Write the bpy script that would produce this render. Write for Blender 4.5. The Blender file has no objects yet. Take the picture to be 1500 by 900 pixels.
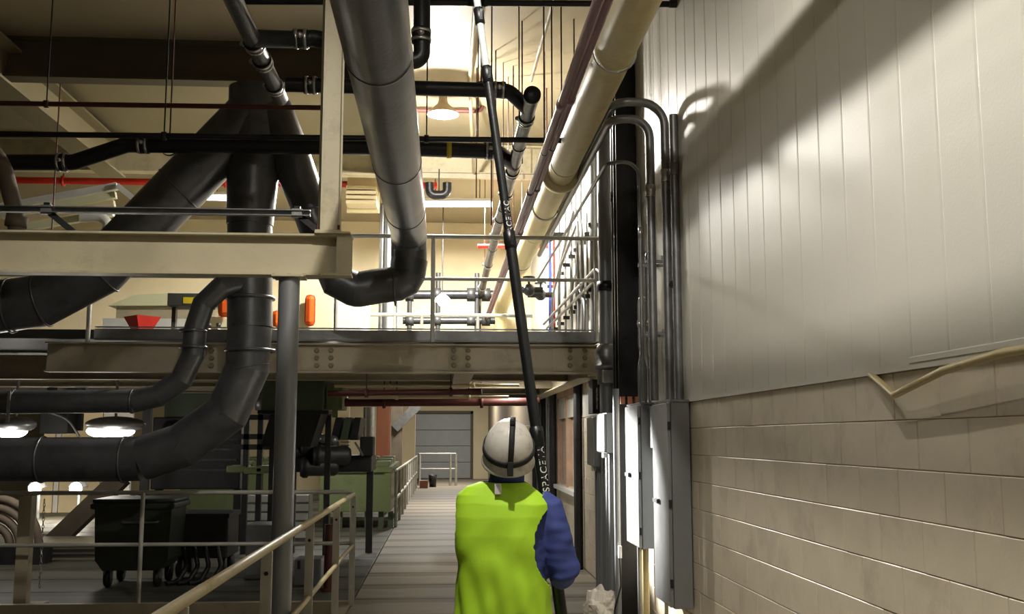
import bpy, bmesh, math, random
from mathutils import Vector, Matrix, Euler, noise
random.seed(7)
C = bpy.context.scene.collection
SC = bpy.context.scene

# ---------------------------------------------------------------- camera, world, lights, exposure
F = 1500.0
PITCH = math.atan(191 / F)
YAW = math.atan(100 * math.cos(PITCH) / F)
EYE = Vector((0, 0, 1.75))
cam_d = bpy.data.cameras.new('camera'); cam = bpy.data.objects.new('camera', cam_d); C.objects.link(cam)
cam_d.sensor_width = 36; cam_d.lens = F / 1500 * 36; cam_d.clip_start = .05; cam_d.clip_end = 200
cam.location = EYE; cam.rotation_euler = (math.pi / 2 + PITCH, 0, -YAW)
SC.camera = cam
RM = Euler((math.pi / 2 + PITCH, 0, -YAW)).to_matrix()

W = bpy.data.worlds.new('world'); SC.world = W; W.use_nodes = True
W.node_tree.nodes['Background'].inputs[0].default_value = (.9, .95, 1, 1)
W.node_tree.nodes['Background'].inputs[1].default_value = .008
SC.view_settings.view_transform = 'Standard'; SC.view_settings.look = 'None'
SC.view_settings.gamma = 1; SC.view_settings.use_curve_mapping = False
SC.view_settings.exposure = 0.0

def add_light(name, kind, loc, power, color=(1, .96, .89), size=.2, rot=(0, 0, 0), size_y=None, parent=None, spot=None):
    l = bpy.data.lights.new(name, kind); l.energy = power; l.color = color
    if kind == 'AREA':
        l.size = size
        if size_y: l.shape = 'RECTANGLE'; l.size_y = size_y
    else: l.shadow_soft_size = size
    if spot: l.spot_size = spot; l.spot_blend = .6
    o = bpy.data.objects.new(name, l); C.objects.link(o); o.location = loc; o.rotation_euler = rot
    if parent: o.parent = parent; o.location = Vector(loc) - ORG[parent]
    return o
CEIL = 6.4           # ceiling height
WX = 1.885           # right wall
# lamps of the ceiling row in front of the visible one (same fixtures, just above the frame): (x, y, z, power)
CEIL_LAMPS = [(.05, 3.1, 5.98, 800), (.25, 13.1, 6.02, 1300), (.05, -1.2, 5.98, 130), (-.87, 3.4, 5.98, 110)]

def at(px, py, Y):
    d = RM @ Vector(((px - 750) / F, (450 - py) / F, -1)); return EYE + d * (Y / d.y)
def atx(px, py, X):
    d = RM @ Vector(((px - 750) / F, (450 - py) / F, -1)); return EYE + d * (X / d.x)
def atz(px, py, Z):
    d = RM @ Vector(((px - 750) / F, (450 - py) / F, -1)); return EYE + d * ((Z - 1.75) / d.z)

# ---------------------------------------------------------------- mesh builder
class MB:
    def __init__(s): s.v = []; s.f = []; s.s = []
    def add(s, vs, fs, smooth=False):
        b = len(s.v); s.v += [Vector(p) for p in vs]
        for f in fs: s.f.append([b + i for i in f]); s.s.append(smooth)
        return s
    def box(s, x0, y0, z0, x1, y1, z1):
        x0, x1 = sorted((x0, x1)); y0, y1 = sorted((y0, y1)); z0, z1 = sorted((z0, z1))
        return s.add([(x0,y0,z0),(x1,y0,z0),(x1,y1,z0),(x0,y1,z0),(x0,y0,z1),(x1,y0,z1),(x1,y1,z1),(x0,y1,z1)],
                     [(3,2,1,0),(4,5,6,7),(0,1,5,4),(1,2,6,5),(2,3,7,6),(3,0,4,7)])
    def bev(s, x0, y0, z0, x1, y1, z1, b):
        x0, x1 = sorted((x0, x1)); y0, y1 = sorted((y0, y1)); z0, z1 = sorted((z0, z1))
        bm = bmesh.new(); bmesh.ops.create_cube(bm, size=1)
        for v in bm.verts: v.co = Vector(((x0+x1)/2 + v.co.x*(x1-x0), (y0+y1)/2 + v.co.y*(y1-y0), (z0+z1)/2 + v.co.z*(z1-z0)))
        bmesh.ops.bevel(bm, geom=bm.edges[:], offset=b, segments=2, profile=.6, affect='EDGES')
        bm.verts.index_update()
        s.add([v.co for v in bm.verts], [[v.index for v in f.verts] for f in bm.faces]); bm.free(); return s
    def tube(s, pts, r, n=14, cap=True, mitre=False, smooth=True, phase=0):
        pts = [Vector(p) for p in pts]; m = len(pts)
        rs = r if isinstance(r, (list, tuple)) else [r] * m
        T = []
        for i in range(m):
            a = pts[i] - pts[i-1] if i else pts[1] - pts[0]
            b = pts[i+1] - pts[i] if i < m-1 else a
            T.append((a.normalized() + b.normalized()).normalized())
        up = Vector((0, 0, 1)) if abs(T[0].z) < .9 else Vector((1, 0, 0))
        u = T[0].cross(up).normalized(); rings = []
        for i in range(m):
            u = (u - T[i] * u.dot(T[i])).normalized(); w = T[i].cross(u)
            rings.append([pts[i] + (u * math.cos(2*math.pi*k/n + phase) + w * math.sin(2*math.pi*k/n + phase)) * rs[i] for k in range(n)])
        if mitre:
            for i in range(m - 1):
                s.add(rings[i] + rings[i+1], [(k, (k+1) % n, n + (k+1) % n, n + k) for k in range(n)], smooth)
        else:
            s.add([p for q in rings for p in q], [(i*n+k, i*n+(k+1) % n, (i+1)*n+(k+1) % n, (i+1)*n+k) for i in range(m-1) for k in range(n)], smooth)
        if cap:
            s.add(rings[0], [list(range(n))[::-1]]); s.add(rings[-1], [list(range(n))])
        return s
    def cyl(s, a, b, r, n=14, **k): return s.tube([a, b], r, n, **k)
    def lathe(s, prof, o=(0, 0, 0), axis=(0, 0, 1), n=24, smooth=True):
        o = Vector(o); ax = Vector(axis).normalized()
        up = Vector((1, 0, 0)) if abs(ax.x) < .9 else Vector((0, 1, 0))
        u = (up - ax * up.dot(ax)).normalized(); w = ax.cross(u); m = len(prof)
        vs = [o + ax*h + (u*math.cos(2*math.pi*k/n) + w*math.sin(2*math.pi*k/n))*r for r, h in prof for k in range(n)]
        return s.add(vs, [(i*n+k, i*n+(k+1) % n, (i+1)*n+(k+1) % n, (i+1)*n+k) for i in range(m-1) for k in range(n)], smooth)
    def prism(s, poly, vec):
        n = len(poly); poly = [Vector(p) for p in poly]; vec = Vector(vec)
        return s.add(poly + [p + vec for p in poly], [list(range(n))[::-1], list(range(n, 2*n))] + [(k, (k+1) % n, n+(k+1) % n, n+k) for k in range(n)])
    def sph(s, c, r, n=16, m=10, rot=None):
        c = Vector(c); r = r if isinstance(r, (list, tuple)) else (r, r, r); vs = []
        for i in range(m+1):
            t = math.pi * i / m
            for k in range(n):
                p = 2*math.pi*k/n
                q = Vector((r[0]*math.sin(t)*math.cos(p), r[1]*math.sin(t)*math.sin(p), r[2]*math.cos(t)))
                if rot: q = rot @ q
                vs.append(c + q)
        return s.add(vs, [(i*n+k, (i+1)*n+k, (i+1)*n+(k+1) % n, i*n+(k+1) % n) for i in range(m) for k in range(n)], True)
    def prof(s, poly2, a, b, up=(0, 0, 1)):
        a = Vector(a); b = Vector(b); t = (b - a).normalized(); up = Vector(up)
        w = (up - t*up.dot(t)).normalized(); u = t.cross(w)
        return s.prism([a + u*x + w*y for x, y in poly2], b - a)
    def bar(s, a, b, w, h, up=(0, 0, 1)): return s.prof([(-w/2,-h/2),(w/2,-h/2),(w/2,h/2),(-w/2,h/2)], a, b, up)
    def ibeam(s, a, b, h, w, tf, tw, up=(0, 0, 1)):
        H = h/2; Q = w/2; t = tw/2
        return s.prof([(-Q,-H),(Q,-H),(Q,-H+tf),(t,-H+tf),(t,H-tf),(Q,H-tf),(Q,H),(-Q,H),(-Q,H-tf),(-t,H-tf),(-t,-H+tf),(-Q,-H+tf)], a, b, up)
    def chan(s, a, b, h, w, t, up=(0, 0, 1)):
        H = h/2
        return s.prof([(0,-H),(w,-H),(w,-H+t),(t,-H+t),(t,H-t),(w,H-t),(w,H),(0,H)], a, b, up)
    def build(s, name, mat, parent=None, shift=None):
        me = bpy.data.meshes.new(name)
        if parent is not None: o0 = ORG[parent]
        elif shift is not None: o0 = Vector(shift)
        else:
            xs = [p.x for p in s.v]; ys = [p.y for p in s.v]; zs = [p.z for p in s.v]
            o0 = Vector(((min(xs)+max(xs))/2, (min(ys)+max(ys))/2, min(zs)))
        me.from_pydata([p - o0 for p in s.v], [], s.f)
        me.polygons.foreach_set('use_smooth', s.s); me.update()
        bm = bmesh.new(); bm.from_mesh(me); bmesh.ops.recalc_face_normals(bm, faces=bm.faces); bm.to_mesh(me); bm.free()
        me.materials.append(MAT[mat] if isinstance(mat, str) else mat)
        o = bpy.data.objects.new(name, me); C.objects.link(o); ORG[o] = o0
        if parent is not None: o.parent = parent
        else: o.location = o0
        return o
ORG = {}
def fillet(pts, R, k=6):
    pts = [Vector(p) for p in pts]; out = [pts[0]]
    for i in range(1, len(pts)-1):
        a = (pts[i-1]-pts[i]); b = (pts[i+1]-pts[i]); ang = a.angle(b)
        r = R[i-1] if isinstance(R, (list, tuple)) else R
        if abs(ang - math.pi) < .02: out.append(pts[i]); continue
        d = min(r / math.tan(ang/2), a.length*.49, b.length*.49)
        r = d * math.tan(ang/2); a.normalize(); b.normalize()
        c = pts[i] + (a+b).normalized() * (r / math.sin(ang/2))
        p0 = pts[i] + a*d - c; p1 = pts[i] + b*d - c; th = p0.angle(p1)
        for j in range(k+1):
            t = j/k; out.append(c + (p0*math.sin((1-t)*th) + p1*math.sin(t*th)) / math.sin(th))
    out.append(pts[-1]); return out

def tag(o, label, cat, group=None):
    o['label'] = label; o['category'] = cat
    if group: o['group'] = group
    return o
def thing(name, label, cat, loc, group=None):
    o = bpy.data.objects.new(name, None); C.objects.link(o); o.location = loc; o.empty_display_size = .1
    ORG[o] = Vector(loc); return tag(o, label, cat, group)
def struct(name, mb, mat, parent=None):
    o = mb.build(name, mat, parent)
    if parent is None: o['kind'] = 'structure'
    return o
def copy_tree(o, parent=None, off=None):
    c = o.copy(); C.objects.link(c); ORG[c] = ORG.get(o, Vector())
    if parent is not None: c.parent = parent
    for ch in list(o.children):
        copy_tree(ch, c)
    return c

# ---------------------------------------------------------------- materials
MAT = {}
def lin(c): return tuple((x/255/12.92 if x <= 10 else ((x/255+.055)/1.055)**2.4) for x in c)
def mat(name, rgb, rough=.5, metal=0, var=.12, scale=6, bump=.02, bscale=40, dirt=None, dscale=2.5, damt=.5, stretch=(1, 1, 1), emit=None, coat=0, seam_y=None):
    m = bpy.data.materials.new(name); m.use_nodes = True; N = m.node_tree.nodes; L = m.node_tree.links
    b = N['Principled BSDF']; b.inputs['Roughness'].default_value = rough; b.inputs['Metallic'].default_value = metal
    if coat: b.inputs['Coat Weight'].default_value = coat
    c = lin(rgb)
    if emit:
        b.inputs['Emission Color'].default_value = (*c, 1); b.inputs['Emission Strength'].default_value = emit
        b.inputs['Base Color'].default_value = (*c, 1); MAT[name] = m; return m
    tc = N.new('ShaderNodeTexCoord'); mp = N.new('ShaderNodeMapping'); mp.inputs['Scale'].default_value = stretch
    gi = N.new('ShaderNodeObjectInfo')
    L.new(tc.outputs['Object'], mp.inputs['Vector'])
    off = N.new('ShaderNodeVectorMath'); off.operation = 'ADD'
    cmb = N.new('ShaderNodeMath'); cmb.operation = 'MULTIPLY'; cmb.inputs[1].default_value = 37.0
    L.new(gi.outputs['Random'], cmb.inputs[0]); L.new(mp.outputs[0], off.inputs[0]); L.new(cmb.outputs[0], off.inputs[1])
    n1 = N.new('ShaderNodeTexNoise'); n1.inputs['Scale'].default_value = scale; n1.inputs['Detail'].default_value = 5
    L.new(off.outputs[0], n1.inputs['Vector'])
    r = N.new('ShaderNodeValToRGB'); r.color_ramp.elements[0].position = .3; r.color_ramp.elements[1].position = .7
    r.color_ramp.elements[0].color = (*[x*(1-var) for x in c], 1); r.color_ramp.elements[1].color = (*[min(1, x*(1+var)) for x in c], 1)
    L.new(n1.outputs['Fac'], r.inputs['Fac']); col = r.outputs['Color']
    if seam_y:
        sp = N.new('ShaderNodeSeparateXYZ'); L.new(tc.outputs['Generated'], sp.inputs[0])
        nm_ = N.new('ShaderNodeMath'); nm_.operation = 'MULTIPLY_ADD'; nm_.inputs[1].default_value = .5; L.new(n1.outputs['Fac'], nm_.inputs[0]); L.new(sp.outputs['Y'], nm_.inputs[2])
        rs = N.new('ShaderNodeValToRGB'); e = rs.color_ramp.elements; e[0].position = .2; e[0].color = (.85, .85, .85, 1); e[1].position = .42; e[1].color = (0, 0, 0, 1)
        e2 = e.new(.98); e2.color = (.0, .0, .0, 1); e3 = e.new(1.0); e3.color = (.45, .45, .45, 1)
        L.new(nm_.outputs[0], rs.inputs['Fac']); ms = N.new('ShaderNodeMix'); ms.data_type = 'RGBA'; L.new(rs.outputs['Color'], ms.inputs['Factor']); L.new(col, ms.inputs['A']); ms.inputs['B'].default_value = (*lin(seam_y), 1); col = ms.outputs['Result']
    if dirt:
        n2 = N.new('ShaderNodeTexNoise'); n2.inputs['Scale'].default_value = dscale; n2.inputs['Detail'].default_value = 8; n2.inputs['Roughness'].default_value = .7
        L.new(off.outputs[0], n2.inputs['Vector'])
        r2 = N.new('ShaderNodeValToRGB'); r2.color_ramp.elements[0].position = .52; r2.color_ramp.elements[1].position = .75
        r2.color_ramp.elements[0].color = (0, 0, 0, 1); r2.color_ramp.elements[1].color = (damt, damt, damt, 1)
        L.new(n2.outputs['Fac'], r2.inputs['Fac'])
        mx = N.new('ShaderNodeMix'); mx.data_type = 'RGBA'; L.new(r2.outputs['Color'], mx.inputs['Factor'])
        L.new(col, mx.inputs['A']); mx.inputs['B'].default_value = (*lin(dirt), 1); col = mx.outputs['Result']
    L.new(col, b.inputs['Base Color'])
    rr = N.new('ShaderNodeMapRange'); rr.inputs['To Min'].default_value = max(0, rough-.1); rr.inputs['To Max'].default_value = min(1, rough+.12)
    L.new(n1.outputs['Fac'], rr.inputs['Value']); L.new(rr.outputs[0], b.inputs['Roughness'])
    if bump:
        n3 = N.new('ShaderNodeTexNoise'); n3.inputs['Scale'].default_value = bscale; n3.inputs['Detail'].default_value = 3
        L.new(off.outputs[0], n3.inputs['Vector'])
        bp = N.new('ShaderNodeBump'); bp.inputs['Strength'].default_value = min(1, bump*10); bp.inputs['Distance'].default_value = .01
        L.new(n3.outputs['Fac'], bp.inputs['Height']); L.new(bp.outputs[0], b.inputs['Normal'])
    MAT[name] = m; return m
mat('panel_paint', (204, 201, 189), .44, 0, .02, 1.2, .006, 90)
mat('block_paint', (204, 193, 170), .42, 0, .05, 5, .006, 60, dirt=(110, 95, 75), dscale=3, damt=.35)
mat('mortar', (150, 136, 114), .8, 0, .1, 20)
mat('cream_steel', (190, 180, 150), .45, 0, .06, 4, .01, 30, dirt=(95, 78, 55), dscale=3, damt=.5)
mat('tan_beam', (178, 167, 142), .5, 0, .06, 4, .01, 30, dirt=(110, 90, 70), dscale=3, damt=.4)
mat('dark_beam', (86, 78, 60), .6, 0, .08, 3, .01, 30)
mat('ceiling_paint', (150, 138, 112), .55, 0, .05, 1.5, .01, 20, dirt=(150, 130, 100), dscale=1.4, damt=.35)
mat('wall_cream', (222, 206, 168), .6, 0, .05, 2, .01, 30)
mat('concrete', (150, 140, 124), .6, 0, .14, 1.6, .02, 40, dirt=(70, 62, 52), dscale=1.6, damt=.5, stretch=(.35, 1.6, 1), seam_y=(74, 62, 50))
mat('girder_tan', (130, 120, 94), .5, 0, .06, 4, .01, 30)
mat('dark_floor', (82, 79, 68), .55, 0, .3, 1.6, .02, 40, dirt=(34, 30, 26), dscale=1.0, damt=.8, stretch=(.25, 2.4, 1), seam_y=(28, 25, 22))
mat('joint_dark', (46, 40, 34), .9)
mat('black_iron', (30, 30, 32), .38, .2, .2, 8, .02, 60)
mat('black_paint', (16, 16, 18), .3, .2, .2, 8, .01, 60)
mat('duct_grey', (100, 101, 104), .33, .5, .14, 4, .015, 30, dirt=(48, 46, 44), dscale=3, damt=.6)
mat('galv', (142, 142, 142), .4, .7, .12, 12, .01, 60)
mat('steel_band', (190, 190, 188), .28, .9, .1, 10)
mat('rail_paint', (186, 184, 174), .42, .2, .1, 8, .01, 60)
mat('handrail_tan', (172, 156, 108), .45, 0, .1, 6, .01, 60, dirt=(96, 82, 58), dscale=6, damt=.5)
mat('pillar_grey', (130, 132, 134), .4, .3, .1, 6, .01, 60, stretch=(1, 1, .2))
mat('yellow_jacket', (214, 200, 148), .5, 0, .07, 3, .012, 30, dirt=(140, 118, 76), dscale=3, damt=.45)
mat('purple_pipe', (128, 92, 96), .42, .1, .15, 8, .01, 60)
mat('red_pipe', (122, 32, 26), .45, 0, .15, 8)
mat('bright_red', (200, 44, 30), .45, 0, .1, 8)
mat('rust_red', (84, 40, 34), .55, .1, .2, 8)
mat('green_machine', (116, 127, 84), .45, .1, .08, 3, .01, 30, dirt=(60, 62, 44), dscale=3, damt=.5)
mat('green_dark', (80, 94, 70), .5, .1, .1, 3, .01, 30, dirt=(40, 42, 34), dscale=3, damt=.5)
mat('dark_machine', (44, 44, 44), .5, .3, .25, 6, .02, 30)
mat('bin_plastic', (44, 48, 40), .5, 0, .1, 6)
mat('white_metal', (222, 222, 218), .45, .1, .05, 5)
mat('cabinet_grey', (132, 134, 134), .35, .35, .05, 4, .006, 50)
mat('orange', (238, 104, 36), .4, 0, .06, 6)
mat('machine_cream', (226, 226, 190), .5, 0, .04, 3)
mat('dark_box', (58, 58, 54), .5)
mat('sticker_yellow', (206, 186, 40), .5)
mat('wood_brown', (118, 68, 40), .6, 0, .2, 3, .02, 30, stretch=(1, 1, .2))
mat('wood_frame', (186, 156, 132), .6, 0, .15, 4, .02, 30)
mat('timber_grey', (104, 92, 78), .7, 0, .2, 4, .02, 30)
mat('door_grey', (150, 152, 152), .45, .1, .05, 3)
mat('pale_glass', (222, 206, 188), .12, 0, .06, 2, .004)
mat('blue_pipe', (60, 74, 150), .4)
mat('bag_white', (210, 204, 192), .55, 0, .08, 6, .04, 14)
mat('vest', (172, 220, 40), .7, 0, .04, 6, .004, 160)
mat('jacket', (56, 70, 134), .75, 0, .1, 8, .008, 140)
mat('trousers', (44, 48, 64), .8, 0, .1, 8, .03, 100)
mat('skin', (202, 150, 124), .5, 0, .05, 10, .01, 80)
mat('helmet_white', (204, 200, 190), .35, 0, .1, 12, .01, 20, dirt=(110, 102, 90), dscale=14, damt=.7)
mat('strap_black', (18, 18, 18), .7)
mat('boot', (50, 38, 28), .6)
mat('hair', (60, 44, 32), .7)
mat('eye_white', (235, 232, 228), .2); mat('eye_dark', (40, 28, 20), .15)
mat('lip', (170, 104, 92), .5)
mat('carbon', (24, 25, 26), .35, .1, .15, 10, .01, 80)
mat('pole_white', (214, 222, 220), .3, .1, .06, 10)
mat('print_white', (220, 220, 216), .6, bump=0)
mat('lamp_glow', (255, 246, 226), emit=30)
mat('tube_glow', (255, 250, 238), emit=9)
mat('reflector', (206, 190, 160), .35, .2, .05, 6)
# ================================================================ THE SETTING
FLOOR_Y0 = -2.5; FAR = 44.0
# floor: cast slabs laid across the walkway, each its own piece with a dark recessed joint
fl = struct('floor', MB().box(-.96, FLOOR_Y0, -.3, 2.3, FAR+.5, -.03).box(-12, 11.2, -.3, -.96, FAR+.5, -.03), 'joint_dark')
def slab(x0, x1, y0, y1, m):
    g = .012
    return MB().bev(x0+g*.3, y0+g, -.2, x1-g*.3, y1-g, 0, .008).build('slab', m, fl)
y = FLOOR_Y0
while y < FAR:
    slab(-.96, WX+.3, y, y+1.08, 'concrete'); y += 1.08
y = 11.2
while y < 33:
    slab(-12, -.965, y, y+1.08, 'dark_floor'); y += 1.08
struct('floor_lower', MB().box(-12, -2.5, -3.1, -.96, 11.2, -3.0), 'dark_floor')
struct('trim_1', MB().box(-12, 11.1, -.34, -.97, 11.19, .045), 'tan_beam')                # kerb along the far side of the stair opening
struct('trim_2', MB().box(-1.06, FLOOR_Y0, -.34, -.97, 11.09, .02), 'tan_beam')           # kerb along the walkway edge

# right wall: painted blocks below, pressed metal panels above
wr = struct('wall_right', MB().box(WX+.006, FLOOR_Y0, -.3, WX+.25, 14.3, 6.6).box(WX+.006, 14.3, -.3, WX+.25, 16.9, 1.0).box(WX+.006, 14.3, 2.45, WX+.25, 16.9, 6.6).box(WX+.006, 16.9, -.3, WX+.25, FAR+.5, 6.6), 'mortar')
def block_mesh():
    m = MB(); w, h, b, d = .3975/2, .1975/2, .0035, .05
    m.add([(0,-w+b,-h+b),(0,w-b,-h+b),(0,w-b,h-b),(0,-w+b,h-b),(b,-w,-h),(b,w,-h),(b,w,h),(b,-w,h),(d,-w,-h),(d,w,-h),(d,w,h),(d,-w,h)],
          [(0,3,2,1),(0,1,5,4),(1,2,6,5),(2,3,7,6),(3,0,4,7),(4,5,9,8),(5,6,10,9),(6,7,11,10),(7,4,8,11)])
    return m
proto = block_mesh().build('block', 'block_paint', None, (0, 0, 0)); bme = proto.data
bpy.data.objects.remove(proto)
def add_block(yc, zc, nm='block'):
    o = bpy.data.objects.new(nm, bme); C.objects.link(o); o.parent = wr
    o.location = Vector((WX + random.uniform(-.0015, .0015), yc, zc)) - ORG[wr]; ORG[o] = Vector((WX, yc, zc)); return o
JY = 2828/592/1.0 * 0 + 2828/(1092-650)            # depth of a joint read off the second course
n_blk = 0
for row in range(10):
    zc = 2.02 - .2*row - .1
    if row == 0: zc = 2.02 - .1
    off = 0 if row % 2 else .2
    k0 = int((2.9 - JY)/.4) - 1
    for k in range(k0, k0+60):
        yc = JY + k*.4 + off + .2
        if 2.9 < yc < 14.0 and n_blk < 298: add_block(yc, zc); n_blk += 1
rest = MB()
for row in range(10):
    zc = 1.92 - .2*row; off = 0 if row % 2 else .2
    for k in range(-20, 110):
        yc = JY + k*.4 + off + .2
        if (yc <= 2.9 and yc > -2.3) or (14.0 <= yc < 43):
            if 14.2 < yc < 17.0 and zc > 1.0: continue
            b = block_mesh(); rest.add([p + Vector((WX, yc, zc)) for p in b.v], b.f)
o = rest.build('far_block', 'block_paint', wr); o['kind'] = 'stuff'
# metal panels: each one tray wide, with a crimped edge
PW = .305
def panel(y0):
    m = MB(); x = WX - .012; b = .012; a, c = y0, y0+PW; z0, z1 = 2.045, CEIL
    m.prism([(x, a+b, z0), (x, c-b-.004, z0), (x+.0016, c-b*.6, z0), (x+.003, c, z0), (WX+.02, c, z0), (WX+.02, a, z0), (x+.0022, a, z0)], (0, 0, z1-z0))
    return m
PY = 2828/(1418-650)
pm = panel(0).build('wall_panel', 'panel_paint', None, (0, 0, 0)).data
bpy.data.objects.remove(bpy.data.objects['wall_panel'])
for k in range(-16, 62):
    o = bpy.data.objects.new('wall_panel', pm); C.objects.link(o); o.parent = wr
    o.location = Vector((0, PY + k*PW, 0)) - ORG[wr]; ORG[o] = o.location.copy()
struct('trim_3', MB().box(WX-.018, FLOOR_Y0, 2.02, WX+.02, 14.2, 2.046), 'panel_paint')      # flashing at the foot of the panels
struct('trim_4', MB().prism([(WX-.012, -1, 2.046), (WX-.022, -1, 2.046), (WX-.022, -1, 2.066), (WX-.012, -1, 2.072)], (0, 5.0, 0)), 'panel_paint')
# rest of the shell
struct('ceiling', MB().box(-12, FLOOR_Y0, CEIL, 2.3, 22.3, CEIL+.2).box(-12, 22.3, 4.6, 2.3, FAR+.5, 4.8), 'ceiling_paint')
struct('wall_left', MB().box(-12.2, FLOOR_Y0, -3, -12, FAR+.5, 6.6), 'dark_beam')
struct('wall_back', MB().box(-12, FLOOR_Y0-.2, -3, 2.3, FLOOR_Y0, 6.6), 'dark_beam')
struct('wall_mezzanine', MB().box(-12, 22.0, 2.9, 2.0, 22.3, 6.4), 'wall_cream')
struct('wall_far', MB().box(-12, FAR, 0, -1.25, FAR+.3, 4.7).box(1.15, FAR, 0, 2.1, FAR+.3, 4.7).box(-1.25, FAR, 2.75, 1.15, FAR+.3, 4.7), 'wall_cream')
struct('wall_lower_left', MB().box(-12, 33, 0, -3.0, 33.2, 4.6), 'wall_cream')
# far sectional door
dr = struct('door_1', MB().box(-1.3, FAR+.05, 0, 1.2, FAR+.1, 2.8), 'door_grey')
for k in range(4):
    MB().bev(-1.24, FAR-.02, .03+.68*k, 1.14, FAR+.05, .69+.68*k, .012).build('door_panel', 'door_grey', dr)
struct('trim_5', MB().box(-1.35, FAR-.06, 0, -1.24, FAR, 2.85).box(1.14, FAR-.06, 0, 1.25, FAR, 2.85).box(-1.35, FAR-.06, 2.75, 1.25, FAR, 2.87), 'dark_beam')
# window in the right wall past the switch boxes
wn = struct('window_1', MB().box(WX+.06, 14.35, 1.0, WX+.075, 16.85, 2.45), 'pale_glass')
for yy in (14.3, 15.55, 16.78):
    MB().box(WX-.03, yy, 1.0, WX+.1, yy+.1, 2.45).build('window_frame', 'wood_frame', wn)
MB().box(WX-.03, 14.3, 2.37, WX+.1, 16.88, 2.47).build('window_head', 'wood_frame', wn)
MB().box(WX-.1, 14.2, .94, WX+.1, 16.95, 1.0).build('window_sill', 'white_metal', wn)

# ceiling beams
def structural(name, label, mb, m): return tag(mb.build(name, m), label, 'beam')
structural('ceiling_beam', 'deep dark tan beam crossing under the ceiling at upper left', MB().ibeam((-12, 11.9, 6.15), (-.84, 11.9, 6.15), .49, .22, .03, .03), 'dark_beam')
structural('ceiling_beam', 'ceiling beam running away from us at far upper left, lit below', MB().ibeam((-5.15, 5.5, 6.0), (-5.15, 15.9, 6.0), .5, .36, .03, .03), 'girder_tan')
structural('glow_blocking_girder', 'added girder above the big grey duct, blocking lamp glow from the left ceiling', MB().ibeam((-.82, 5.5, 6.13), (-.82, 15.88, 6.13), .53, .2, .03, .02), 'dark_beam')  # unseen girder added to keep the pendant's glow off the left ceiling
structural('ceiling_beam', 'cream ceiling beam behind the pendant lamp, spanning the whole hall', MB().ibeam((-12, 16, 6.13), (WX-.02, 16, 6.13), .52, .2, .03, .03), 'cream_steel')
structural('cross_channel', 'flat grey channel slung just under the lit ceiling beam behind the pole', MB().chan((-.5, 15.7, 5.82), (WX-.05, 15.7, 5.82), .1, .06, .01), 'tan_beam')

# mezzanine deck
MZ = 2.9; MY = 11.2
struct('floor_mezzanine', MB().box(-9, MY+.02, MZ-.1, 1.72, 22, MZ), 'dark_floor')
t = thing('mezzanine_beam', 'long tan bolted steel beam carrying the front edge of the mezzanine', 'beam', (-1.5, MY, 2.43))
x0, x1 = at(65, 520, MY).x, at(880, 520, MY).x
zb, zt = at(650, 547, MY).z, at(650, 504, MY).z
MB().ibeam((x0, MY+.08, (zb+zt)/2), (x1, MY+.08, (zb+zt)/2), zt-zb, .16, .018, .012).build('beam_body', 'tan_beam', t)
for px in (308, 463, 484, 665, 686, 836, 858):
    for py in (513, 524, 535):
        p = at(px, py, MY)
        MB().lathe([(.0, -.03), (.024, -.03), (.03, -.01), (.03, 0)], (p.x, MY+.066, p.z), (0, 1, 0), 6, False).build('bolt', 'girder_tan', t)
for pa, pb in ((432, 515), (640, 712), (810, 880)):
    MB().box(at(pa, 500, MY).x, MY+.062, zb+.03, at(pb, 500, MY).x, MY+.074, zt-.03).build('splice_plate', 'tan_beam', t)
t = thing('deck_edge_channel', 'grey channel fascia along the mezzanine deck above the bolted beam', 'channel', (-1.5, MY, 2.75))
z0, z1 = at(650, 501, MY-.04).z, at(650, 485, MY-.04).z
MB().chan((at(140, 490, MY).x, MY-.04, (z0+z1)/2), (at(878, 490, MY).x, MY-.04, (z0+z1)/2), z1-z0, -.06, .012).build('channel', 'galv', t)
MB().box(at(140, 490, MY).x, MY-.04, MZ+.02, at(878, 490, MY).x, MY+.03, MZ+.03).build('kick_lip', 'galv', t)
# joists under the deck
for k, yy in enumerate((13.2, 15.2, 17.2, 19.2, 21.2)):
    lab = ['first tan cross joist under the mezzanine deck behind the bolted beam', 'second tan cross joist under the mezzanine deck', 'third tan cross joist under the mezzanine deck', 'fourth tan cross joist under the mezzanine deck', 'last tan cross joist under the far mezzanine edge'][k]
    tag(MB().ibeam((-8.5, yy, 2.62), (1.7, yy, 2.62), .3, .15, .015, .01).build('cross_joist', 'tan_beam'), lab, 'joist')
tag(MB().ibeam((.22, 11.4, 2.6), (.22, 21.9, 2.6), .3, .22, .015, .01).build('girder', 'tan_beam'), 'tan girder running away under the mezzanine deck midway', 'beam')
tag(MB().ibeam((1.6, 11.4, 2.56), (1.6, 21.9, 2.56), .3, .2, .015, .01).build('girder', 'cream_steel'), 'cream girder under the mezzanine along the right wall', 'beam')
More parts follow.
